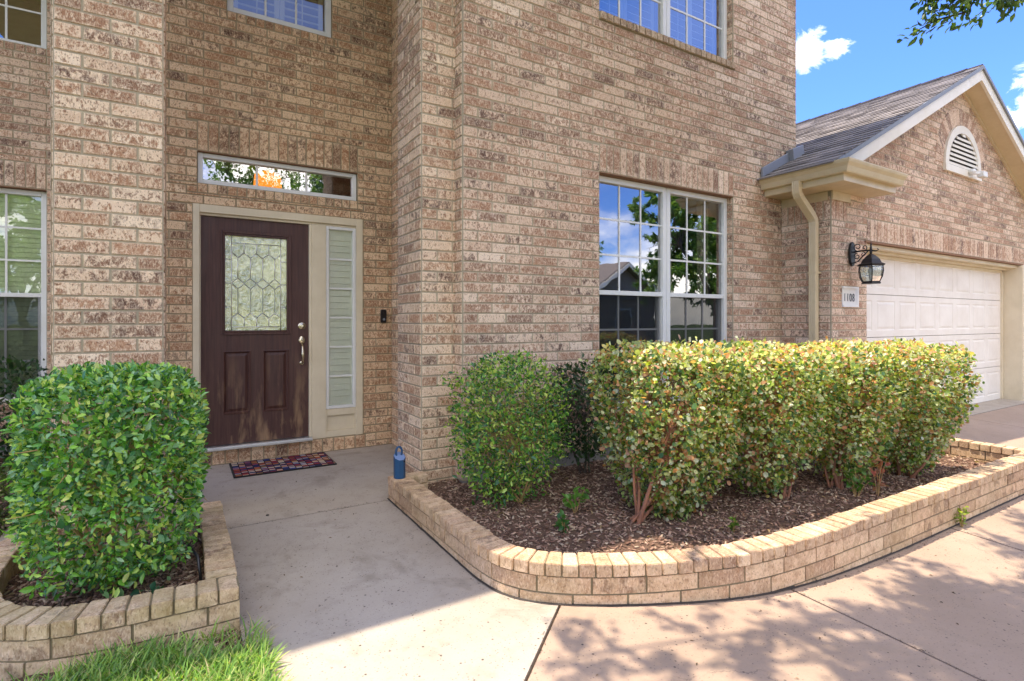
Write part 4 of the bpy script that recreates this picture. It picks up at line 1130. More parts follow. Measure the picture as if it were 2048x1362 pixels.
# ------------------------------------------------------------------ scatter
def scatter(name, T, F, mats, locs, cols, mat, parent=None, smooth=False):
    T = np.array(T, float); N = len(locs); nv = len(T)
    V = np.einsum('nij,vj->nvi', mats, T) + locs[:, None, :]
    V = V.reshape(-1, 3)
    loops, starts, totals = [], [], []
    fl_flat = np.array([i for f in F for i in f]); fl_len = np.array([len(f) for f in F])
    loops = (fl_flat[None, :] + (np.arange(N) * nv)[:, None]).reshape(-1)
    totals = np.tile(fl_len, N); starts = np.concatenate([[0], np.cumsum(totals)[:-1]])
    me = bpy.data.meshes.new(name); me.vertices.add(len(V)); me.vertices.foreach_set('co', V.reshape(-1).astype(np.float32))
    me.loops.add(len(loops)); me.loops.foreach_set('vertex_index', loops.astype(np.int32))
    me.polygons.add(len(totals)); me.polygons.foreach_set('loop_start', starts.astype(np.int32)); me.polygons.foreach_set('loop_total', totals.astype(np.int32))
    me.update(calc_edges=True)
    at = me.color_attributes.new('bc', 'FLOAT_COLOR', 'POINT')
    C4 = np.concatenate([cols, np.ones((N, 1))], 1); at.data.foreach_set('color', np.repeat(C4, nv, 0).reshape(-1).astype(np.float32))
    if smooth: me.polygons.foreach_set('use_smooth', np.ones(len(totals), bool))
    me.validate()
    return link(name, me, mat, parent)
def basis(dirs, nors, sx, sy, sz):
    d = dirs / np.linalg.norm(dirs, axis=1, keepdims=True); n = nors - (nors * d).sum(1, keepdims=True) * d; n /= np.linalg.norm(n, axis=1, keepdims=True) + 1e-9
    s = np.cross(n, d); return np.stack([s * sx[:, None], d * sy[:, None], n * sz[:, None]], 2)
# leaf: x width, y length, z normal
LEAF = ([(0, 0, 0), (-.42, .35, .10), (0, .38, -.02), (.42, .35, .10), (-.34, .70, .07), (0, .72, -.03), (.34, .70, .07), (0, 1, -.10)],
        [(0, 2, 1), (0, 3, 2), (1, 2, 5, 4), (2, 3, 6, 5), (4, 5, 7), (5, 6, 7)])
RLEAF = ([(0, 0, 0), (-.45, .30, .06), (.45, .30, .06), (-.42, .74, .05), (.42, .74, .05), (0, 1, -.02), (0, .5, -.05)],
         [(0, 6, 1), (0, 2, 6), (1, 6, 3), (2, 4, 6), (3, 6, 5), (6, 4, 5)])
def stems(parent, base, crown, n, r0, mat, name='stem', spread=.05, splits=3, twg=None):
    m = MB()
    for q_ in (twg or ()): m.tube(q_, [.0032, .0024, .0012], 5, caps=False)
    for i in range(n):
        b = Vector(base) + Vector((random.uniform(-spread, spread), random.uniform(-spread, spread), 0))
        e = Vector(crown(random.random(), random.random()))
        def limb(b, e, r, lv):
            mid = b.lerp(e, .5) + Vector((random.uniform(-1, 1), random.uniform(-1, 1), random.uniform(-.2, .7))) * (e - b).length * .14
            pts = [b.lerp(mid, t * 2) if t < .5 else mid.lerp(e, t * 2 - 1) for t in (0, .25, .5, .75, 1)]
            pts = [b, b.lerp(mid, .55) + (mid - (b + e) / 2) * .2, mid, mid.lerp(e, .5), e]
            m.tube(pts, [r, r * .85, r * .7, r * .55, r * .35], 6, caps=False)
            if lv > 0:
                for _ in range(3):
                    t = random.uniform(.35, .95); s_ = pts[2].lerp(e, (t - .5) * 2) if t > .5 else b.lerp(mid, t * 2)
                    e2 = Vector(crown(random.random(), random.random())); e2 = s_.lerp(e2, min(1, .38 / max(.05, (e2 - s_).length)))
                    limb(s_, e2, r * .5, lv - 1)
        limb(b, e, r0 * random.uniform(.7, 1.1), splits)
    return m.build(name, mat, parent, smooth=True)

def shrub(name, label, cat, cen, size, leaves, lsize, palette, mat, barkmat, base, nst, r0, group=None, bumps=.07, taper=.25, T=LEAF, shell=.16, toppal=None, up=.3, seed=1, wmul=.55, stray=.02, power=4, fill=.12, thin_low=0.0, gapk=.30, twigs=130):
    """rounded-box bush; cen = centre of the base, size = (sx, sy, z0, z1)"""
    rg = np.random.default_rng(seed); random.seed(seed)
    cx_, cy_ = cen; sx, sy, z0, z1 = size
    root = empty(name, (base[0], base[1], base[2]), label, cat, group)
    def surf(th, ph):
        # superellipsoid direction -> radius
        pass
    N = leaves
    d = rg.normal(size=(N * 2, 3)); d /= np.linalg.norm(d, axis=1, keepdims=True)
    # radius of superellipsoid with exponent `power`
    rad = (np.abs(d[:, 0]) ** power + np.abs(d[:, 1]) ** power + np.abs(d[:, 2]) ** power) ** (-1 / power)
    p = d * rad[:, None]
    # area-ish weighting by keeping uniform on the box: reject by random is skipped
    depth = rg.random(len(p)) ** 1.6 * shell
    isfill = rg.random(len(p)) < fill; depth = np.where(isfill, rg.random(len(p)) * .8, depth)
    hz = (z1 - z0) / 2
    bump = np.array([mnoise.noise(Vector(q * 2.2) + Vector((seed * 3.1, 0, 0))) + .5 * mnoise.noise(Vector(q * 5.5) + Vector((0, seed * 1.7, 0))) for q in p])
    f = 1 - depth + bump * bumps + np.abs(rg.normal(size=len(p))) * stray
    f = np.where(p[:, 2] > .8, np.minimum(f, 1.0 + bump * bumps * .3 + np.abs(rg.normal(size=len(p))) * stray), f)
    q = p * f[:, None]
    tz = (1 - q[:, 2]) / 2
    shrink = 1 - taper * np.clip(tz, 0, 1) ** 1.6
    if thin_low: keep = rg.random(len(q)) > thin_low * np.clip((tz - .50) / .40, 0, 1)
    else: keep = np.ones(len(q), bool)
    gap = np.array([mnoise.noise(Vector(x_ * 3.3) + Vector((7, seed, 2))) for x_ in p]); keep &= ~((gap < -gapk) & (rg.random(len(q)) < .75) & ~isfill & (p[:, 2] < .8))
    X = cx_ + q[:, 0] * sx * shrink; Y = cy_ + q[:, 1] * sy * shrink; Z = (z0 + z1) / 2 + q[:, 2] * hz
    L = np.stack([X, Y, Z], 1)[keep][:N]; dn = d[keep][:N]; pz = q[keep][:N]; dep = depth[keep][:N]; N = len(L)
    nout = dn * np.array([1 / sx, 1 / sy, 1 / hz]); nout /= np.linalg.norm(nout, axis=1, keepdims=True)
    jit = rg.normal(size=(N, 3)) * .55
    nor = nout * .8 + np.array([0, 0, up]) + jit
    dr = rg.normal(size=(N, 3)) + nout * .7 + np.array([0, 0, .15])
    ls = lsize * np.clip(rg.lognormal(-.12, .30, N), .4, 1.6)
    MT = basis(dr, nor, ls * wmul * rg.uniform(.8, 1.15, N), ls, ls * rg.uniform(.5, 1.5, N))
    pal = np.array(palette); w = rg.random(N); idx = rg.integers(0, len(pal), N); C_ = pal[idx] * rg.uniform(.75, 1.25, (N, 1))
    if toppal is not None:
        tp = np.array(toppal); pr = np.clip((pz[:, 2] - .76) / .22, 0, 1) * .62 + .07; pick = rg.random(N) < pr * np.where(dep < .08, 1, .35); ti = rg.integers(0, len(tp), N)
        C_ = np.where(pick[:, None], tp[ti] * rg.uniform(.8, 1.2, (N, 1)), C_)
    scatter('foliage', *T, MT, L, C_, mat, root)
    def crown(a, b):
        v = Vector(rg.normal(size=3)).normalized(); r_ = (abs(v.x) ** power + abs(v.y) ** power + abs(v.z) ** power) ** (-1 / power) * random.uniform(.55, .93); v = v * r_
        if v.z < -.3: v.z *= .3
        tz_ = (1 - v.z) / 2; sh = 1 - taper * tz_ ** 1.6
        return (cx_ + v.x * sx * sh, cy_ + v.y * sy * sh, (z0 + z1) / 2 + v.z * hz)
    tw = []
    for _ in range(twigs):
        a = Vector(crown(0, 0)); c3 = Vector((cx_, cy_, (z0 + z1) / 2)); o = (a - c3); b = c3 + o * random.uniform(1.02, 1.16); b += Vector((random.gauss(0, .025), random.gauss(0, .025), random.gauss(.01, .02))); md = a.lerp(b, .5) + Vector((random.gauss(0, .012), random.gauss(0, .012), random.gauss(0, .012)))
        tw.append([a, md, b])
    stems(root, base, crown, nst, r0, barkmat, twg=tw)
    return root

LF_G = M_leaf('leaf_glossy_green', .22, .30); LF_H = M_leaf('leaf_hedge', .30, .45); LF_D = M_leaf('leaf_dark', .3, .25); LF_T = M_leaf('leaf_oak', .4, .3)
BK_Y = M_bark('bark_yellow', (.48, .32, .12), (.30, .19, .07)); BK_R = M_bark('bark_red', (.40, .17, .09), (.26, .12, .07)); BK_T = M_bark('bark_oak', (.12, .095, .075), (.06, .048, .04))

shrub('clipped_bush', 'square clipped glossy green bush growing in the small left planter', 'bush', (-.25, 3.12), (.345, .36, .10, 1.035), 16500, .033,
      [(.11, .30, .045), (.17, .39, .05), (.26, .50, .07), (.08, .22, .07), (.42, .62, .12), (.05, .15, .055), (.22, .40, .18), (.55, .62, .15), (.30, .50, .25)], LF_G, BK_Y, (-.24, 3.12, .03), 6, .011, seed=3, taper=.13, bumps=.07, shell=.24, power=4.6, wmul=.56, thin_low=.6, gapk=.24, twigs=300)
shrub('leafy_shrub', 'loose dark green shrub against the brick between the entry pier and the tall window', 'bush', (1.92, 3.20), (.38, .32, .08, 1.0), 8500, .030,
      [(.07, .19, .04), (.10, .27, .045), (.18, .38, .05), (.34, .48, .08), (.05, .14, .06), (.44, .52, .12)], LF_G, BK_Y, (1.98, 3.16, .02), 6, .009, seed=5, taper=.22, bumps=.22, shell=.42, power=3.0, stray=.08, thin_low=.35)
HP = [(.20, .31, .06), (.28, .38, .09), (.44, .50, .20), (.62, .66, .48), (.12, .22, .07), (.46, .48, .22), (.08, .15, .04), (.60, .62, .42), (.42, .20, .08), (.08, .18, .08), (.30, .36, .06), (.52, .28, .16)]
TP = [(.66, .30, .16), (.70, .58, .22), (.66, .66, .34), (.74, .42, .32), (.60, .66, .30), (.78, .78, .60), (.74, .74, .56)]
hg = 'clipped hedge bushes in the long planter'
for i, (cx_, cy_, sx, sy, z1, base, lab) in enumerate((
        (2.72, 2.48, .49, .42, 1.085, (2.40, 2.46, .02), 'leftmost hedge bush of the long planter, below the tall double window, with red stems'),
        (3.50, 2.34, .52, .40, 1.065, (3.60, 2.26, .02), 'second hedge bush of the long planter, in front of the downspout'),
        (4.30, 2.20, .48, .39, 1.05, (4.15, 2.16, .01), 'third hedge bush of the long planter, below the wall lantern'),
        (5.03, 2.08, .48, .38, 1.045, (4.95, 2.04, .0), 'rightmost hedge bush of the long planter, in front of the garage door'))):
    shrub('hedge_bush', lab, 'bush', (cx_, cy_), (sx, sy, (.02, .12, .12, .10)[i], z1), 17000, .027, HP, LF_H, BK_R, base, 8, .013, group=hg, seed=20 + i, taper=.60, bumps=.20,
          T=RLEAF, shell=.20, toppal=TP, up=.5, wmul=.82, stray=.06, gapk=.13, power=4.4, thin_low=(.4, .7, .65, .6)[i], fill=.2)
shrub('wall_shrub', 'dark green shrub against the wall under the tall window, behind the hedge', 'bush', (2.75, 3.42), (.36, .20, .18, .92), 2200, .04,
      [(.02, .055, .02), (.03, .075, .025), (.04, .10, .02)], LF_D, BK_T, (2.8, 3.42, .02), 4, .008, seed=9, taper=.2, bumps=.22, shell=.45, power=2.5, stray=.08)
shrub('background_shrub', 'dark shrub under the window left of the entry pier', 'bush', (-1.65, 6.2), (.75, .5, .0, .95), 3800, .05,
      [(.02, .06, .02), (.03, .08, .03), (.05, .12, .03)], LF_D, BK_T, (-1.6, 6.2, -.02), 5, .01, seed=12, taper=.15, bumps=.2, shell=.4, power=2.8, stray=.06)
shrub('low_shrub', 'low yellow-green shrub on the ground beyond the small left planter', 'bush', (-1.15, 4.55), (.38, .4, -.03, .36), 2200, .04,
      [(.09, .15, .03), (.13, .19, .04), (.06, .11, .03)], LF_D, BK_T, (-1.15, 4.55, -.02), 4, .006, seed=13, taper=.1, bumps=.2, shell=.4, power=2.5, stray=.08)

def sprig(name, label, loc, h, n, lsz, pal, seed, group=None):
    rg = np.random.default_rng(seed); root = empty(name, loc, label, 'plant', group)
    m = MB(); Ls, Ds = [], []
    for i in range(n):
        a = rg.uniform(0, 6.28); sp = rg.uniform(.1, .5) * h; tip = Vector(loc) + Vector((math.cos(a) * sp, math.sin(a) * sp, h * rg.uniform(.6, 1.05)))
        b = Vector(loc) + Vector((0, 0, -.02)); mid = b.lerp(tip, .5) + Vector((0, 0, h * .15)); m.tube([b, mid, tip], [.0035, .0025, .0012], 5, caps=False)
        for k in range(7):
            t = .3 + .7 * k / 6; p = b.lerp(mid, t * 2) if t < .5 else mid.lerp(tip, t * 2 - 1); Ls.append(p); Ds.append(Vector(rg.normal(size=3)) + (tip - b).normalized() * .4)
    m.build('stem', BK_Y, root); Ls = np.array(Ls); Ds = np.array(Ds); N = len(Ls); s_ = lsz * rg.uniform(.7, 1.2, N)
    nor = rg.normal(size=(N, 3)) * .5 + np.array([0, 0, 1.2]); C_ = np.array(pal)[rg.integers(0, len(pal), N)] * rg.uniform(.8, 1.2, (N, 1))
    scatter('leaves', *LEAF, basis(Ds, nor, s_ * .75, s_, s_), Ls, C_, LF_H, root)
sprig('seedling', 'small bright green seedling in the mulch right of the dark green shrub', (2.17, 2.76, .03), .17, 5, .05, [(.14, .32, .05), (.11, .26, .04)], 1)
sprig('seedling', 'low green seedling close to the planter rim below the dark green shrub', (1.93, 2.56, .02), .09, 5, .045, [(.06, .18, .05), (.09, .22, .05)], 2)
sprig('seedling', 'low bright green plant under the right half of the hedge', (4.05, 1.98, .02), .20, 8, .04, [(.10, .24, .03), (.08, .18, .03)], 3)
sprig('red_seedling', 'reddish young shoot beside the low plant under the hedge', (4.22, 1.92, .02), .26, 4, .045, [(.42, .12, .10), (.35, .16, .09)], 4)
sprig('seedling', 'low dark green tuft in the mulch at the front of the small left planter', (-.12, 2.78, .03), .10, 6, .045, [(.03, .10, .05), (.05, .13, .05)], 5)
sprig('weed', 'small yellow-green weed growing from the crack between long planter and driveway', (4.42, 1.50, gz(4.42, 1.5)), .13, 5, .035, [(.30, .36, .06), (.22, .30, .06)], 6)
sprig('seedling', 'tiny seedling beside the red stems of the leftmost hedge bush', (2.75, 2.02, .03), .09, 4, .035, [(.09, .17, .03), (.12, .2, .03)], 7)

# mulch chips, grass, leaf litter
def chips(name, h, inside, bbox, n, seed, lo=.012, hi=.034):
    rg = np.random.default_rng(seed); P_ = np.stack([rg.uniform(bbox[0], bbox[1], n * 2), rg.uniform(bbox[2], bbox[3], n * 2)], 1)
    k = [i for i in range(len(P_)) if inside(*P_[i])][:n]; P_ = P_[k]; N = len(P_)
    Z = np.array([h(x, y) for x, y in P_]) + rg.uniform(.0, .010, N)
    d = rg.normal(size=(N, 3)); d[:, 2] *= .25; nr = rg.normal(size=(N, 3)) * .35 + np.array([0, 0, 1])
    l_ = rg.uniform(lo, hi, N); B_ = basis(d, nr, l_ * rg.uniform(.2, .5, N), l_, l_ * .15)
    pal = np.array([(.20, .12, .085), (.30, .185, .13), (.13, .08, .06), (.46, .31, .22), (.20, .11, .075), (.52, .40, .28), (.32, .20, .14)]); C_ = pal[rg.integers(0, 7, N)] * rg.uniform(.7, 1.3, (N, 1))
    T = [(-.5, -.5, -.5), (.5, -.5, -.5), (.4, .5, -.5), (-.4, .5, -.5), (-.5, -.5, .5), (.5, -.5, .5), (.4, .5, .5), (-.4, .5, .5)]
    F = [(4, 5, 6, 7), (0, 1, 5, 4), (1, 2, 6, 5), (2, 3, 7, 6), (3, 0, 4, 7)]
    o = scatter(name, T, F, B_, np.concatenate([P_, Z[:, None]], 1), C_, M_attr('mulch_chip', .9, .2, 120, .8)); tag(o, kind='stuff')
def inpoly(po):
    def f(x, y):
        for e in range(len(po)):
            p, r = po[e], po[(e + 1) % len(po)]
            if (r[0] - p[0]) * (y - p[1]) - (r[1] - p[1]) * (x - p[0]) < 0: return False
        return True
    return f
chips('mulch', hr, inpoly(bedr), (1.36, 6.15, 1.63, 3.8), 26000, 31)
chips('mulch', hl, inpoly(bedl), (-.7, .1, 2.65, 3.8), 5000, 32)
chips('mulch', lambda x, y: gz(x, y) - .008, lambda x, y: True, (-.9, .2, 2.25, 2.54), 1800, 33)
chips('mulch', lambda x, y: gz(x, y) - .045, lambda x, y: not (-.9 < x < .25 and 2.4 < y < 3.85), (-3.2, -.8, 2.4, 7.1), 6000, 34, .02, .05)
# fallen oak leaves
def litter(h, inside, bbox, n, seed, name='leaf_litter'):
    rg = np.random.default_rng(seed); P_ = np.stack([rg.uniform(bbox[0], bbox[1], n * 2), rg.uniform(bbox[2], bbox[3], n * 2)], 1)
    k = [i for i in range(len(P_)) if inside(*P_[i])][:n]; P_ = P_[k]; N = len(P_); Z = np.array([h(x, y) for x, y in P_]) + .012
    d = rg.normal(size=(N, 3)); d[:, 2] *= .2; nr = rg.normal(size=(N, 3)) * .4 + np.array([0, 0, 1]); l_ = rg.uniform(.02, .042, N)
    pal = np.array([(.42, .30, .17), (.30, .20, .11), (.5, .4, .25), (.2, .12, .07)]); C_ = pal[rg.integers(0, 4, N)]
    tag(scatter(name, *LEAF, basis(d, nr, l_ * .45, l_, l_ * 1.5), np.concatenate([P_, Z[:, None]], 1), C_, LF_T), kind='stuff')
litter(hr, inpoly(bedr), (1.36, 6.15, 1.63, 3.8), 420, 41); litter(hl, inpoly(bedl), (-.7, .1, 2.65, 3.8), 90, 42)
def grass(name, bbox, n, seed, hz_=(.05, .115), wid=.0052, keepf=None):
    rg = np.random.default_rng(seed); P_ = np.stack([rg.uniform(bbox[0], bbox[1], n), rg.uniform(bbox[2], bbox[3], n)], 1)
    if keepf: P_ = P_[[i for i in range(n) if keepf(*P_[i])]]
    N = len(P_); Z = np.array([gz(x, y) - .020 for x, y in P_]); a = rg.uniform(0, 6.28, N); lean = rg.uniform(.15, 1.1, N)
    d = np.stack([np.cos(a) * lean, np.sin(a) * lean, np.ones(N)], 1); nr = np.stack([np.cos(a + .6) * .6, np.sin(a + .6) * .6, np.full(N, -.4)], 1) * -1
    l_ = rg.uniform(*hz_, N); B_ = basis(d, nr, np.full(N, wid) * rg.uniform(.7, 1.3, N), l_, l_)
    T = [(-.5, 0, 0), (.5, 0, 0), (.55, .4, .03), (-.55, .4, .03), (.4, .75, -.06), (-.4, .75, -.06), (0, 1, -.22)]; F = [(0, 1, 2, 3), (3, 2, 4, 5), (5, 4, 6)]
    pal = np.array([(.15, .30, .05), (.22, .38, .06), (.31, .45, .09), (.42, .48, .15), (.52, .45, .24), (.10, .21, .04)]); C_ = pal[rg.choice(6, N, p=[.24, .26, .2, .13, .07, .1])] * rg.uniform(.75, 1.25, (N, 1))
    tag(scatter(name, T, F, B_, np.concatenate([P_, Z[:, None]], 1), C_, M_leaf('grass_blade', .45, .35)), kind='stuff')
grass('grass', (-1.1, .275, 1.3, 2.50), 40000, 51, (.06, .13), .0062, keepf=lambda x, y: y < 2.44 - .06 * math.sin(x * 9) - (.10 if x > .02 else 0) or random.random() < .08)
grass('grass', (-3.5, .25, -1.5, 1.3), 14000, 52)

def debris(name, pts, seed, lo, hi, pal):
    rg = np.random.default_rng(seed); P_ = np.array(pts); N = len(P_); d = rg.normal(size=(N, 3)); d[:, 2] *= .12; nr = rg.normal(size=(N, 3)) * .2 + np.array([0, 0, 1]); l_ = rg.uniform(lo, hi, N)
    C_ = np.array(pal)[rg.integers(0, len(pal), N)]
    Z = np.array([gz(x, y) for x, y in P_]) + .003
    tag(scatter(name, *LEAF, basis(d, nr, l_ * rg.uniform(.25, .5, N), l_, l_), np.concatenate([P_, Z[:, None]], 1), C_, M_attr('debris_' + name, .9, .2, 120)), kind='stuff')
dp = []
for (xa, ya, xb, yb, n_) in ((.25, 3.73, 1.25, 3.73, 90), (1.475, 1.988, .7, 1.33, 70), (2.58, 1.56, 2.58, .7, 60), (4.33, 1.5, 4.33, .8, 50), (1.27, 3.7, 1.27, 2.3, 130), (1.3, 2.15, 2.4, 1.55, 90), (2.4, 1.53, 5.8, 1.48, 200), (.24, 2.5, .24, 3.7, 60)):
    for _ in range(n_):
        f = random.random(); dp.append((xa + (xb - xa) * f + random.gauss(0, .008), ya + (yb - ya) * f + random.gauss(0, .008)))
debris('joint_debris', dp, 61, .004, .014, [(.10, .075, .05), (.18, .13, .08), (.06, .05, .035)])
dp = [(random.uniform(.3, 1.2), random.uniform(2.3, 5.3)) for _ in range(60)] + [(random.uniform(.4, 6), random.uniform(.6, 1.9)) for _ in range(120)]
dp = [p for p in dp if not (p[0] > 1.2 and p[1] > 2.05 - .35 * min(1, (p[0] - 1.2)))]
debris('leaf_scraps', dp, 62, .006, .022, [(.14, .09, .05), (.30, .20, .11), (.09, .07, .04)])
# twigs / debris on the walk
def pebble(loc, s_, label):
    bm = bmesh.new(); bmesh.ops.create_icosphere(bm, subdivisions=2, radius=s_)
    for v in bm.verts: v.co *= 1 + .25 * mnoise.noise(v.co * 40 / 1.0 * 1); v.co.z *= .55
    me = bpy.data.meshes.new('pebble'); bm.to_mesh(me); bm.free(); o = bpy.data.objects.new('pebble', me); col.objects.link(o); o.location = loc; me.materials.append(M_simple('pebble_dark', (.12, .10, .08), .9)); tag(o, label, 'pebble')
pebble((.485, 3.84, .004), .011, 'small dark pebble lying on the porch slab near the small planter')
pebble((.02, 2.82, .06), .035, 'tan stone lying in the mulch at the front of the small planter')
m = MB(); m.tube([(.085, 2.90, .02), (.08, 2.89, .10), (.07, 2.93, .17), (.03, 3.0, .21)], .007, 8); tag(m.build('irrigation_tube', BLACKP, None, smooth=True), 'black irrigation tube standing in the corner of the small left planter', 'hose')

def thatch(bbox, n, seed):
    rg = np.random.default_rng(seed); P_ = np.stack([rg.uniform(bbox[0], bbox[1], n), rg.uniform(bbox[2], bbox[3], n)], 1); Z = np.array([gz(x, y) - .012 for x, y in P_]) + rg.uniform(0, .03, n)
    d = rg.normal(size=(n, 3)); d[:, 2] = np.abs(d[:, 2]) * .3; nr = rg.normal(size=(n, 3)) * .3 + np.array([0, 0, 1]); l_ = rg.uniform(.03, .08, n)
    pal = np.array([(.46, .36, .20), (.34, .25, .13), (.56, .48, .28), (.25, .19, .10)]); C_ = pal[rg.integers(0, 4, n)]
    T = [(-.5, 0, 0), (.5, 0, 0), (.45, .5, .06), (-.45, .5, .06), (0, 1, 0)]; F = [(0, 1, 2, 3), (3, 2, 4)]
    tag(scatter('thatch', T, F, basis(d, nr, np.full(n, .0035), l_, l_), np.concatenate([P_, Z[:, None]], 1), C_, M_leaf('dry_blade', .7, .2)), kind='stuff')
thatch((-1.1, .30, 1.3, 2.50), 9000, 55)
# ------------------------------------------------------------------ doormat, speaker
def M_mat():
    t = NT('mosaic_mat'); v = t.obj(); s_ = t.sep(v)
    CX, CY = 1 / .052, 1 / .060
    u = t.math('MULTIPLY', t.math('SUBTRACT', s_[0], .38), CX); w = t.math('MULTIPLY', t.math('SUBTRACT', s_[1], 4.89), CY)
    w3 = t.math('MULTIPLY', w, 3.0)
    fu, fw_, fw3 = t.math('FLOOR', u), t.math('FLOOR', w), t.math('FLOOR', w3)
    wn = t.n('ShaderNodeTexWhiteNoise', noise_dimensions='2D', inp={'Vector': t.comb(fu, fw_, 0)}).outputs['Value']
    wn2 = t.n('ShaderNodeTexWhiteNoise', noise_dimensions='2D', inp={'Vector': t.comb(fu, fw3, 0)}).outputs['Value']
    cell = t.math('FRACT', t.math('ADD', wn, t.math('MULTIPLY', wn2, .38)))
    c = t.ramp(cell, [(0, (.02, .03, .10)), (.14, (.30, .03, .03)), (.27, (.55, .42, .28)), (.38, (.03, .05, .22)), (.5, (.42, .10, .03)), (.6, (.62, .56, .46)), (.70, (.14, .02, .04)), (.8, (.02, .02, .05)), (.9, (.42, .22, .06)), (.96, (.20, .22, .34))], 'CONSTANT')
    gu = t.math('ABSOLUTE', t.math('SUBTRACT', t.math('FRACT', u), .5)); gw_ = t.math('ABSOLUTE', t.math('SUBTRACT', t.math('FRACT', w), .5))
    g3 = t.math('ABSOLUTE', t.math('SUBTRACT', t.math('FRACT', w3), .5))
    e = t.math('MAXIMUM', t.ramp(gu, [(.42, 0), (.45, 1)]), t.math('MAXIMUM', t.ramp(gw_, [(.44, 0), (.46, 1)]), t.math('MULTIPLY', t.ramp(g3, [(.40, 0), (.46, 1)]), .55)))
    c = t.mix(e, c, (.010, .009, .012))
    t.pbr(c, .9, t.bump(t.math('ADD', t.math('MULTIPLY', e, -1), t.noise(v, 300, 2)), .6, .003), spec=.2); return t.m
m = MB(); m.box(.368, 1.182, 4.878, 5.382, .002, .010)
mat_o = m.build('doormat', M_simple('mat_rubber', (.012, .012, .012), .8), None, bevel=.002); tag(mat_o, 'dark rectangular doormat with a multicoloured mosaic, lying before the front door', 'doormat')
m = MB(); m.face([(.38, 4.89, .0125), (1.17, 4.89, .0125), (1.17, 5.37, .0125), (.38, 5.37, .0125)]); m.build('mosaic_pile', M_mat(), mat_o, recalc=False)

def canister():
    c = Vector((1.318, 3.665, .166)); root = empty('blue_canister', c, 'slim blue faceted canister with carry loop standing on the planter wall end', 'canister')
    BL_ = M_simple('navy_paint', (.018, .075, .17), .42, .1, .5, 40, .08); BL2 = M_simple('pale_blue_face', (.16, .24, .42), .35)
    n = 8; r = .041; m = MB()
    A_ = [c + Vector((r * math.cos(.39 + math.pi * 2 * i / n), r * math.sin(.39 + math.pi * 2 * i / n), 0)) for i in range(n)]
    B_ = [p + Vector((0, 0, .150 + .5 * (p.y - c.y) * 1.1)) for p in A_]
    for i in range(n): m.face([A_[i], A_[(i + 1) % n], B_[(i + 1) % n], B_[i]])
    m.face(A_[::-1]); m.build('body', BL_, root, bevel=.002)
    m = MB(); m.face([p + Vector((0, 0, .0005)) for p in B_]); m.build('slanted_top', BL2, root, recalc=False)
    m = MB(); zc = .178
    pts = [c + Vector((.022 * math.cos(a), .012, zc + .036 * math.sin(a))) for a in [math.pi * (-.18 + 1.36 * i / 14) for i in range(15)]]
    m.tube([pts[0] + Vector((0, 0, -.02))] + pts + [pts[-1] + Vector((0, 0, -.02))], .0075, 8); m.build('carry_loop', BL_, root, smooth=True)
    m = MB(); m.tube([c + Vector((.02, -.0385, .118)), c + Vector((.02, -.0405, .118))], .006, 10); m.build('button', BLACKP, root)
canister()

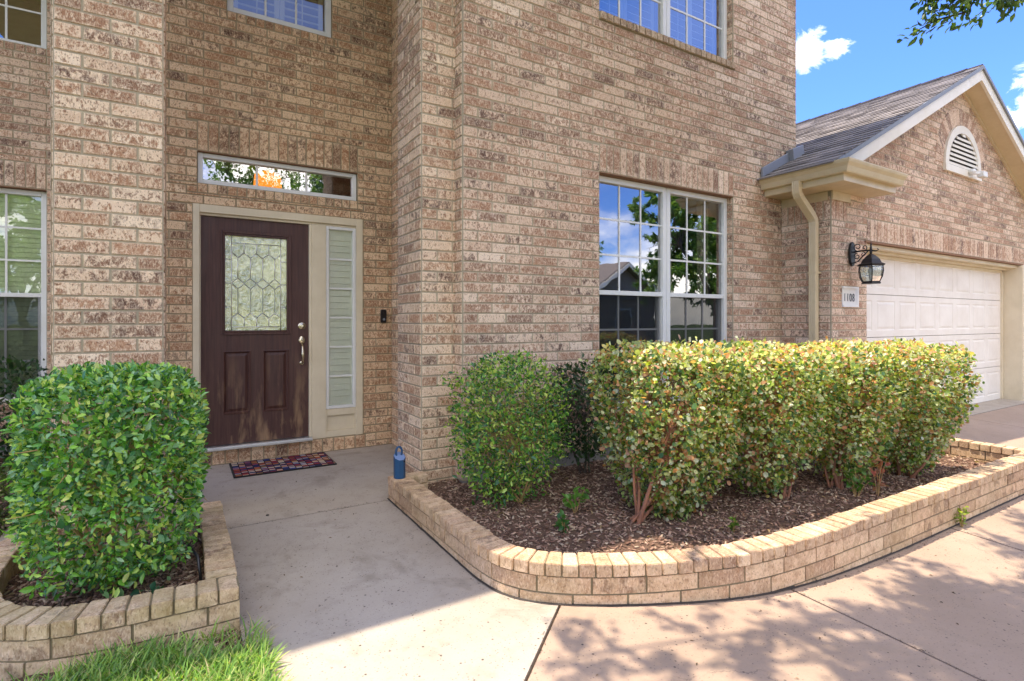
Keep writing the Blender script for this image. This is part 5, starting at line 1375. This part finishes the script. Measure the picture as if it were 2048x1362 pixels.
# ------------------------------------------------------------------ trees
def tree(name, label, base, trunk_h, crown_c, crown_r, nleaf, lsz, seed, pal, group=None, targets=None, tr_r=.16, lvl=3, clumps=60, csz=.55):
    rg = np.random.default_rng(seed); random.seed(seed); root = empty(name, base, label, 'tree', group)
    m = MB(); b = Vector(base); fork = b + Vector((rg.normal() * .15, rg.normal() * .15, trunk_h)); cc = Vector(crown_c); tips = []
    m.tube([b - Vector((0, 0, .3)), b.lerp(fork, .1), b.lerp(fork, .5) + Vector((.06, .04, 0)), fork], [tr_r * 1.5, tr_r * 1.1, tr_r * .95, tr_r * .8], 12)
    T_ = []
    for i in range(clumps):
        v = Vector(rg.normal(size=3)).normalized(); v *= rg.random() ** .4; T_.append(cc + Vector((v.x * crown_r[0], v.y * crown_r[1], v.z * crown_r[2])))
    if targets: T_ += [Vector(t) for t in targets]
    nl = 7; mains = []
    for i in range(nl):
        a = 2 * math.pi * i / nl + rg.normal() * .3; e = cc + Vector((math.cos(a) * crown_r[0] * .45, math.sin(a) * crown_r[1] * .45, crown_r[2] * rg.uniform(-.35, .3)))
        mid = fork.lerp(e, .5) + Vector((0, 0, .25)); pts = [fork, mid, e]; m.tube([fork, fork.lerp(mid, .5) + Vector((0, 0, .1)), mid, mid.lerp(e, .5), e], [tr_r * .6, tr_r * .5, tr_r * .4, tr_r * .3, tr_r * .2], 8, caps=False); mains += [mid, mid.lerp(e, .5), e]
    Ls, Ns = [], []
    for tpt in T_:
        s_ = min(mains, key=lambda q: (q - tpt).length + rg.random() * .3); mid = s_.lerp(tpt, .5) + Vector((rg.normal(), rg.normal(), abs(rg.normal()) + .5)) * .12 * (tpt - s_).length * .5
        m.tube([s_, s_.lerp(mid, .6), mid, mid.lerp(tpt, .5), tpt], [tr_r * .18, tr_r * .14, tr_r * .1, tr_r * .06, .006], 6, caps=False)
        for k in range(9):
            t = rg.uniform(.35, 1); p = s_.lerp(mid, t * 2) if t < .5 else mid.lerp(tpt, t * 2 - 1); dv = Vector(rg.normal(size=3)).normalized() * csz * rg.uniform(.35, 1); dv.z -= .08; e = p + dv
            m.tube([p, p.lerp(e, .5) + Vector((0, 0, .03)), e], [.009, .006, .003], 4, caps=False)
            for q in range(max(1, nleaf // (len(T_) * 9))):
                f = rg.uniform(.2, 1.05); Ls.append(p.lerp(e, f) + Vector(rg.normal(size=3)) * .035); Ns.append(dv.normalized())
    m.build('trunk', BK_T, root, smooth=True)
    Ls = np.array(Ls); Ns = np.array(Ns); N = len(Ls); d = rg.normal(size=(N, 3)) * .8 + Ns; nr = rg.normal(size=(N, 3)) * .6 + np.array([0, 0, 1]); s2 = lsz * rg.uniform(.65, 1.2, N)
    C_ = np.array(pal)[rg.integers(0, len(pal), N)] * rg.uniform(.8, 1.2, (N, 1))
    scatter('crown', *LEAF, basis(d, nr, s2 * .5, s2, s2), Ls, C_, LF_T, root)
    return root
f_, cxp, hyp, Hc = 1083.0, 1024.0, 641.5, 1.27
yaw = math.atan(664 / 1083); Sn, Cn = math.sin(yaw), math.cos(yaw)
def at(px, py, D):
    u = (px - cxp) / f_; return (D * (Sn + u * Cn), D * (Cn - u * Sn), Hc + (hyp - py) / f_ * D)
OAK = [(.08, .16, .05), (.11, .21, .06), (.06, .12, .04), (.16, .26, .08)]
# tips of the drooping branch over the driveway (4.3 m in front of the camera)
tips = [at(1800, -50, 4.6), at(1850, -25, 4.5), at(1905, -5, 4.3), at(1935, 35, 4.2), at(1950, 10, 4.2), at(1930, -60, 4.4), at(2030, -10, 4.4), at(1975, -30, 4.1), at(1990, 0, 4.5), at(1890, -40, 4.6), at(2060, 5, 4.6)]
tips = [(x, y, z + .05) for x, y, z in tips] + [(x, y, z + .04) for x, y, z in tips[2:8]] + [(.15, 2.5, 4.7), (.4, 2.3, 4.8), (.3, 2.0, 4.7), (.8, 2.1, 4.9), (.9, 1.8, 4.7), (.6, 1.6, 4.8), (1.2, 2.0, 4.8), (1.5, 1.7, 4.7), (1.9, 1.9, 4.7), (2.3, 2.1, 4.8), (2.8, 2.0, 4.8), (3.3, 2.0, 4.8), (3.9, 1.9, 4.9), (4.5, 1.7, 4.9), (1.0, 1.3, 4.8)]
tree('oak_tree', 'oak tree with leafy branch tips hanging over the driveway at upper right', (5.6, -2.6, -.45), 3.0, (2.7, 1.45, 5.1), (2.3, .75, .6), 46000, .070, 71, OAK, targets=tips, tr_r=.17, clumps=62, csz=.5)
tg = 'trees across the street'
TRP = [(.15, .30, .07), (.22, .38, .09), (.10, .20, .06), (.30, .44, .12)]
for i, (x, y, r, lab) in enumerate(((4.5, -21, 5.4, 'tall tree straight across the street, reflected in the front door glass'), (-16, -22, 5.4, 'leafy tree across the street, reflected in the window left of the entry'), (20, -36, 5.0, 'tall tree behind the neighbouring brick house'), (34, -38, 5.5, 'tallest tree behind the right end of the neighbouring brick house'), (-7, -24, 3.4, 'round tree across the street, reflected at the far left of the windows'), (13.0, -23, 3.2, 'tree left of the neighbouring brick house, reflected in the window'),
                               (37.5, -20, 5.6, 'broad tree right of the neighbouring brick house, reflected in the window'), (44, -12, 4.5, 'tree at the end of the street, reflected in the right panes'), (-13, -4, 3.0, 'tree on the lawn far left of the house, behind the viewer'), (19.2, -7.0, 4.1, 'leafy tree on the lawn beyond the driveway, reflected in the tall window'))):
    tree('street_tree', lab, (x, y, -.6), 2.0, (x, y, (3.2 + r * .7) if x != 19.2 else 4.6), (r, r, 1.0 + r * .8), 44000 if x == 19.2 else 16000, .20 if x == 19.2 else .26, 80 + i, TRP, tg, clumps=60, csz=1.0, tr_r=.2)
# neighbouring house across the street (seen reflected)
nb = empty('neighbour_house', (24, -22, -.5), 'brown brick house with a front gable across the street, mirrored in the tall window', 'house')
t = NT('brick_plain'); bt = t.n('ShaderNodeTexBrick', inp={'Vector': t.mapv(t.obj(), (1, 1, 1), rot=(R(90), 0, 0)), 'Color1': (.22, .14, .10, 1), 'Color2': (.30, .2, .14, 1), 'Mortar': (.3, .27, .22, 1), 'Scale': 4.0, 'Mortar Size': .02}); t.pbr(bt.outputs[0], .9); NBR = t.m
m = MB(); m.box(12, 31, -32, -22.2, -.5, 2.8); m.prism([(24.2, -21.9, -.5), (31, -21.9, -.5), (31, -21.9, 3.1), (27.6, -21.9, 5.3), (24.2, -21.9, 3.1)], (0, -2, 0)); m.build('wall', NBR, nb)
m = MB(); m.prism([(11.4, -21.7, 2.8), (11.4, -32.5, 2.8), (11.4, -27, 5.9)], (20.1, 0, 0))
for sg in (-1, 1):
    x_ = lambda d_: 27.6 + sg * d_
    m.hexa([(x_(4.0), -21.3, 2.75), (x_(0), -21.3, 5.4), (x_(0), -27, 5.4), (x_(4.0), -27, 2.75), (x_(4.0), -21.3, 2.95), (x_(0), -21.3, 5.6), (x_(0), -27, 5.6), (x_(4.0), -27, 2.95)])
m.build('roof', M_simple('neighbour_shingle', (.22, .19, .17), .95), nb)
m = MB()
for sg in (-1, 1):
    x_ = lambda d_: 27.6 + sg * d_
    m.hexa([(x_(4.0), -21.28, 2.55), (x_(0), -21.28, 5.2), (x_(0), -21.2, 5.2), (x_(4.0), -21.2, 2.55), (x_(4.0), -21.28, 2.85), (x_(0), -21.28, 5.5), (x_(0), -21.2, 5.5), (x_(4.0), -21.2, 2.85)])
m.build('rake_board', RAKE, nb)
m = MB(); m.box(26.8, 28.4, -21.88, -21.8, .6, 2.2); wn = m.build('window', WHITE, nb); m = MB(); m.box(26.9, 28.3, -21.795, -21.785, .7, 2.1); m.build('pane', BLACKP, wn)
m = MB(); m.box(18.4, 20.6, -22.18, -22.1, .4, 2.0); wn = m.build('window', WHITE, nb); m = MB(); m.box(18.5, 20.5, -22.095, -22.085, .5, 1.9); m.build('pane', BLACKP, wn)

# ------------------------------------------------------------------ world, sun, camera
kx, ky = .205, .171
sdir = Vector((-kx, ky, 1)).normalized(); elev = math.asin(sdir.z); az = math.atan2(sdir.x, sdir.y)
w = bpy.data.worlds.new('World'); sc.world = w; w.use_nodes = True; nt = w.node_tree; nt.nodes.clear()
class WT(NT):
    def __init__(s): s.t = nt; s.out = s.n('ShaderNodeOutputWorld')
t = WT()
sky = t.n('ShaderNodeTexSky', sky_type='NISHITA', sun_disc=False, sun_elevation=elev, sun_rotation=az % (2 * math.pi), altitude=200, air_density=1.0, dust_density=.6, ozone_density=2.2)
dirv = t.n('ShaderNodeTexCoord').outputs['Generated']
nrmv = t.n('ShaderNodeVectorMath', operation='NORMALIZE', inp={0: dirv}).outputs[0]
def blob(px, py, rad, sxy=1.0):
    d_ = Vector(at(px, py, 1.0)) - Vector((0, 0, Hc)); d_.normalize()
    n_ = t.noise(t.mapv(nrmv, (1, 1, 1.9)), 17, 9, .68, dist=.5)
    dist = t.n('ShaderNodeVectorMath', operation='DISTANCE', inp={0: nrmv, 1: tuple(d_)}).outputs['Value']
    x = t.math('SUBTRACT', t.math('MULTIPLY_ADD', n_, 3.4, -.85), t.math('DIVIDE', dist, rad))
    return t.ramp(x, [(.0, 0), (1.0, .95)])
b1 = blob(1610, 105, .034); b1b = blob(1672, 94, .022); b2 = blob(2048, 225, .030); b3 = blob(2110, 175, .045)
yy = t.sep(nrmv)[1]
n_ = t.noise(t.mapv(nrmv, (1, 1, 2.2)), 3.2, 8, .6)
back = t.math('MULTIPLY', t.ramp(n_, [(.40, 0), (.56, .95)]), t.ramp(t.math('MULTIPLY_ADD', yy, -.5, .5), [(.50, 0), (.62, 1)]))  # clouds out of view behind the camera, spread wide as added fill light
hd = t.n('ShaderNodeVectorMath', operation='DISTANCE', inp={0: nrmv, 1: (.64, -.62, .46)}).outputs['Value']
back = t.math('MULTIPLY', back, t.ramp(t.math('MULTIPLY_ADD', n_, .5, hd), [(.48, .05), (.68, 1)]))  # hole shaped in these clouds so the upper panes mirror blue sky
hd2 = t.n('ShaderNodeVectorMath', operation='DISTANCE', inp={0: nrmv, 1: (.13, -.86, .49)}).outputs['Value']
back = t.math('MULTIPLY', back, t.ramp(t.math('MULTIPLY_ADD', n_, .5, hd2), [(.40, .1), (.55, 1)]))  # second shaped hole, for the reflection in the window above the door
cl = t.math('MAXIMUM', t.math('MAXIMUM', b1, b2), t.math('MAXIMUM', back, t.math('MAXIMUM', b1b, b3)))
cshade = t.ramp(t.noise(t.mapv(nrmv, (1, 1, 1.6)), 14, 5, .6), [(.3, .75), (.7, 1)])
tintd = t.mix(1, sky.outputs[0], (.40, .58, 1.04), 'MULTIPLY')
cloudc = t.mix(1, cshade, (11.2, 10.6, 9.9), 'MULTIPLY')  # cloud brightness raised as fill for the shaded walls
cc = t.mix(cl, tintd, cloudc)
bg = t.n('ShaderNodeBackground', inp={'Color': cc, 'Strength': .15}); t.l(bg.outputs[0], t.out.inputs[0])

ld = bpy.data.lights.new('sun', 'SUN'); ld.energy = 3.15; ld.angle = R(.53); ld.color = (1, .86, .70)
lo = bpy.data.objects.new('sun', ld); col.objects.link(lo); lo.rotation_euler = sdir.to_track_quat('Z', 'Y').to_euler(); lo.location = (0, 0, 12)

cd = bpy.data.cameras.new('camera'); cam = bpy.data.objects.new('camera', cd); col.objects.link(cam); sc.camera = cam
cam.location = (0, 0, Hc); cam.rotation_euler = (R(90), 0, -yaw)
cd.sensor_width = 36; cd.lens = 36 * 1083 / 2048; cd.shift_y = -39.5 / 2048; cd.clip_start = .05; cd.clip_end = 600
vs = sc.view_settings; vs.view_transform = 'Standard'; vs.look = 'None'; vs.exposure = 1.42; vs.gamma = 1
try: sc.display_settings.display_device = 'sRGB'
except Exception: pass
sc.cycles.max_bounces = 8; sc.cycles.transparent_max_bounces = 12; sc.cycles.diffuse_bounces = 4
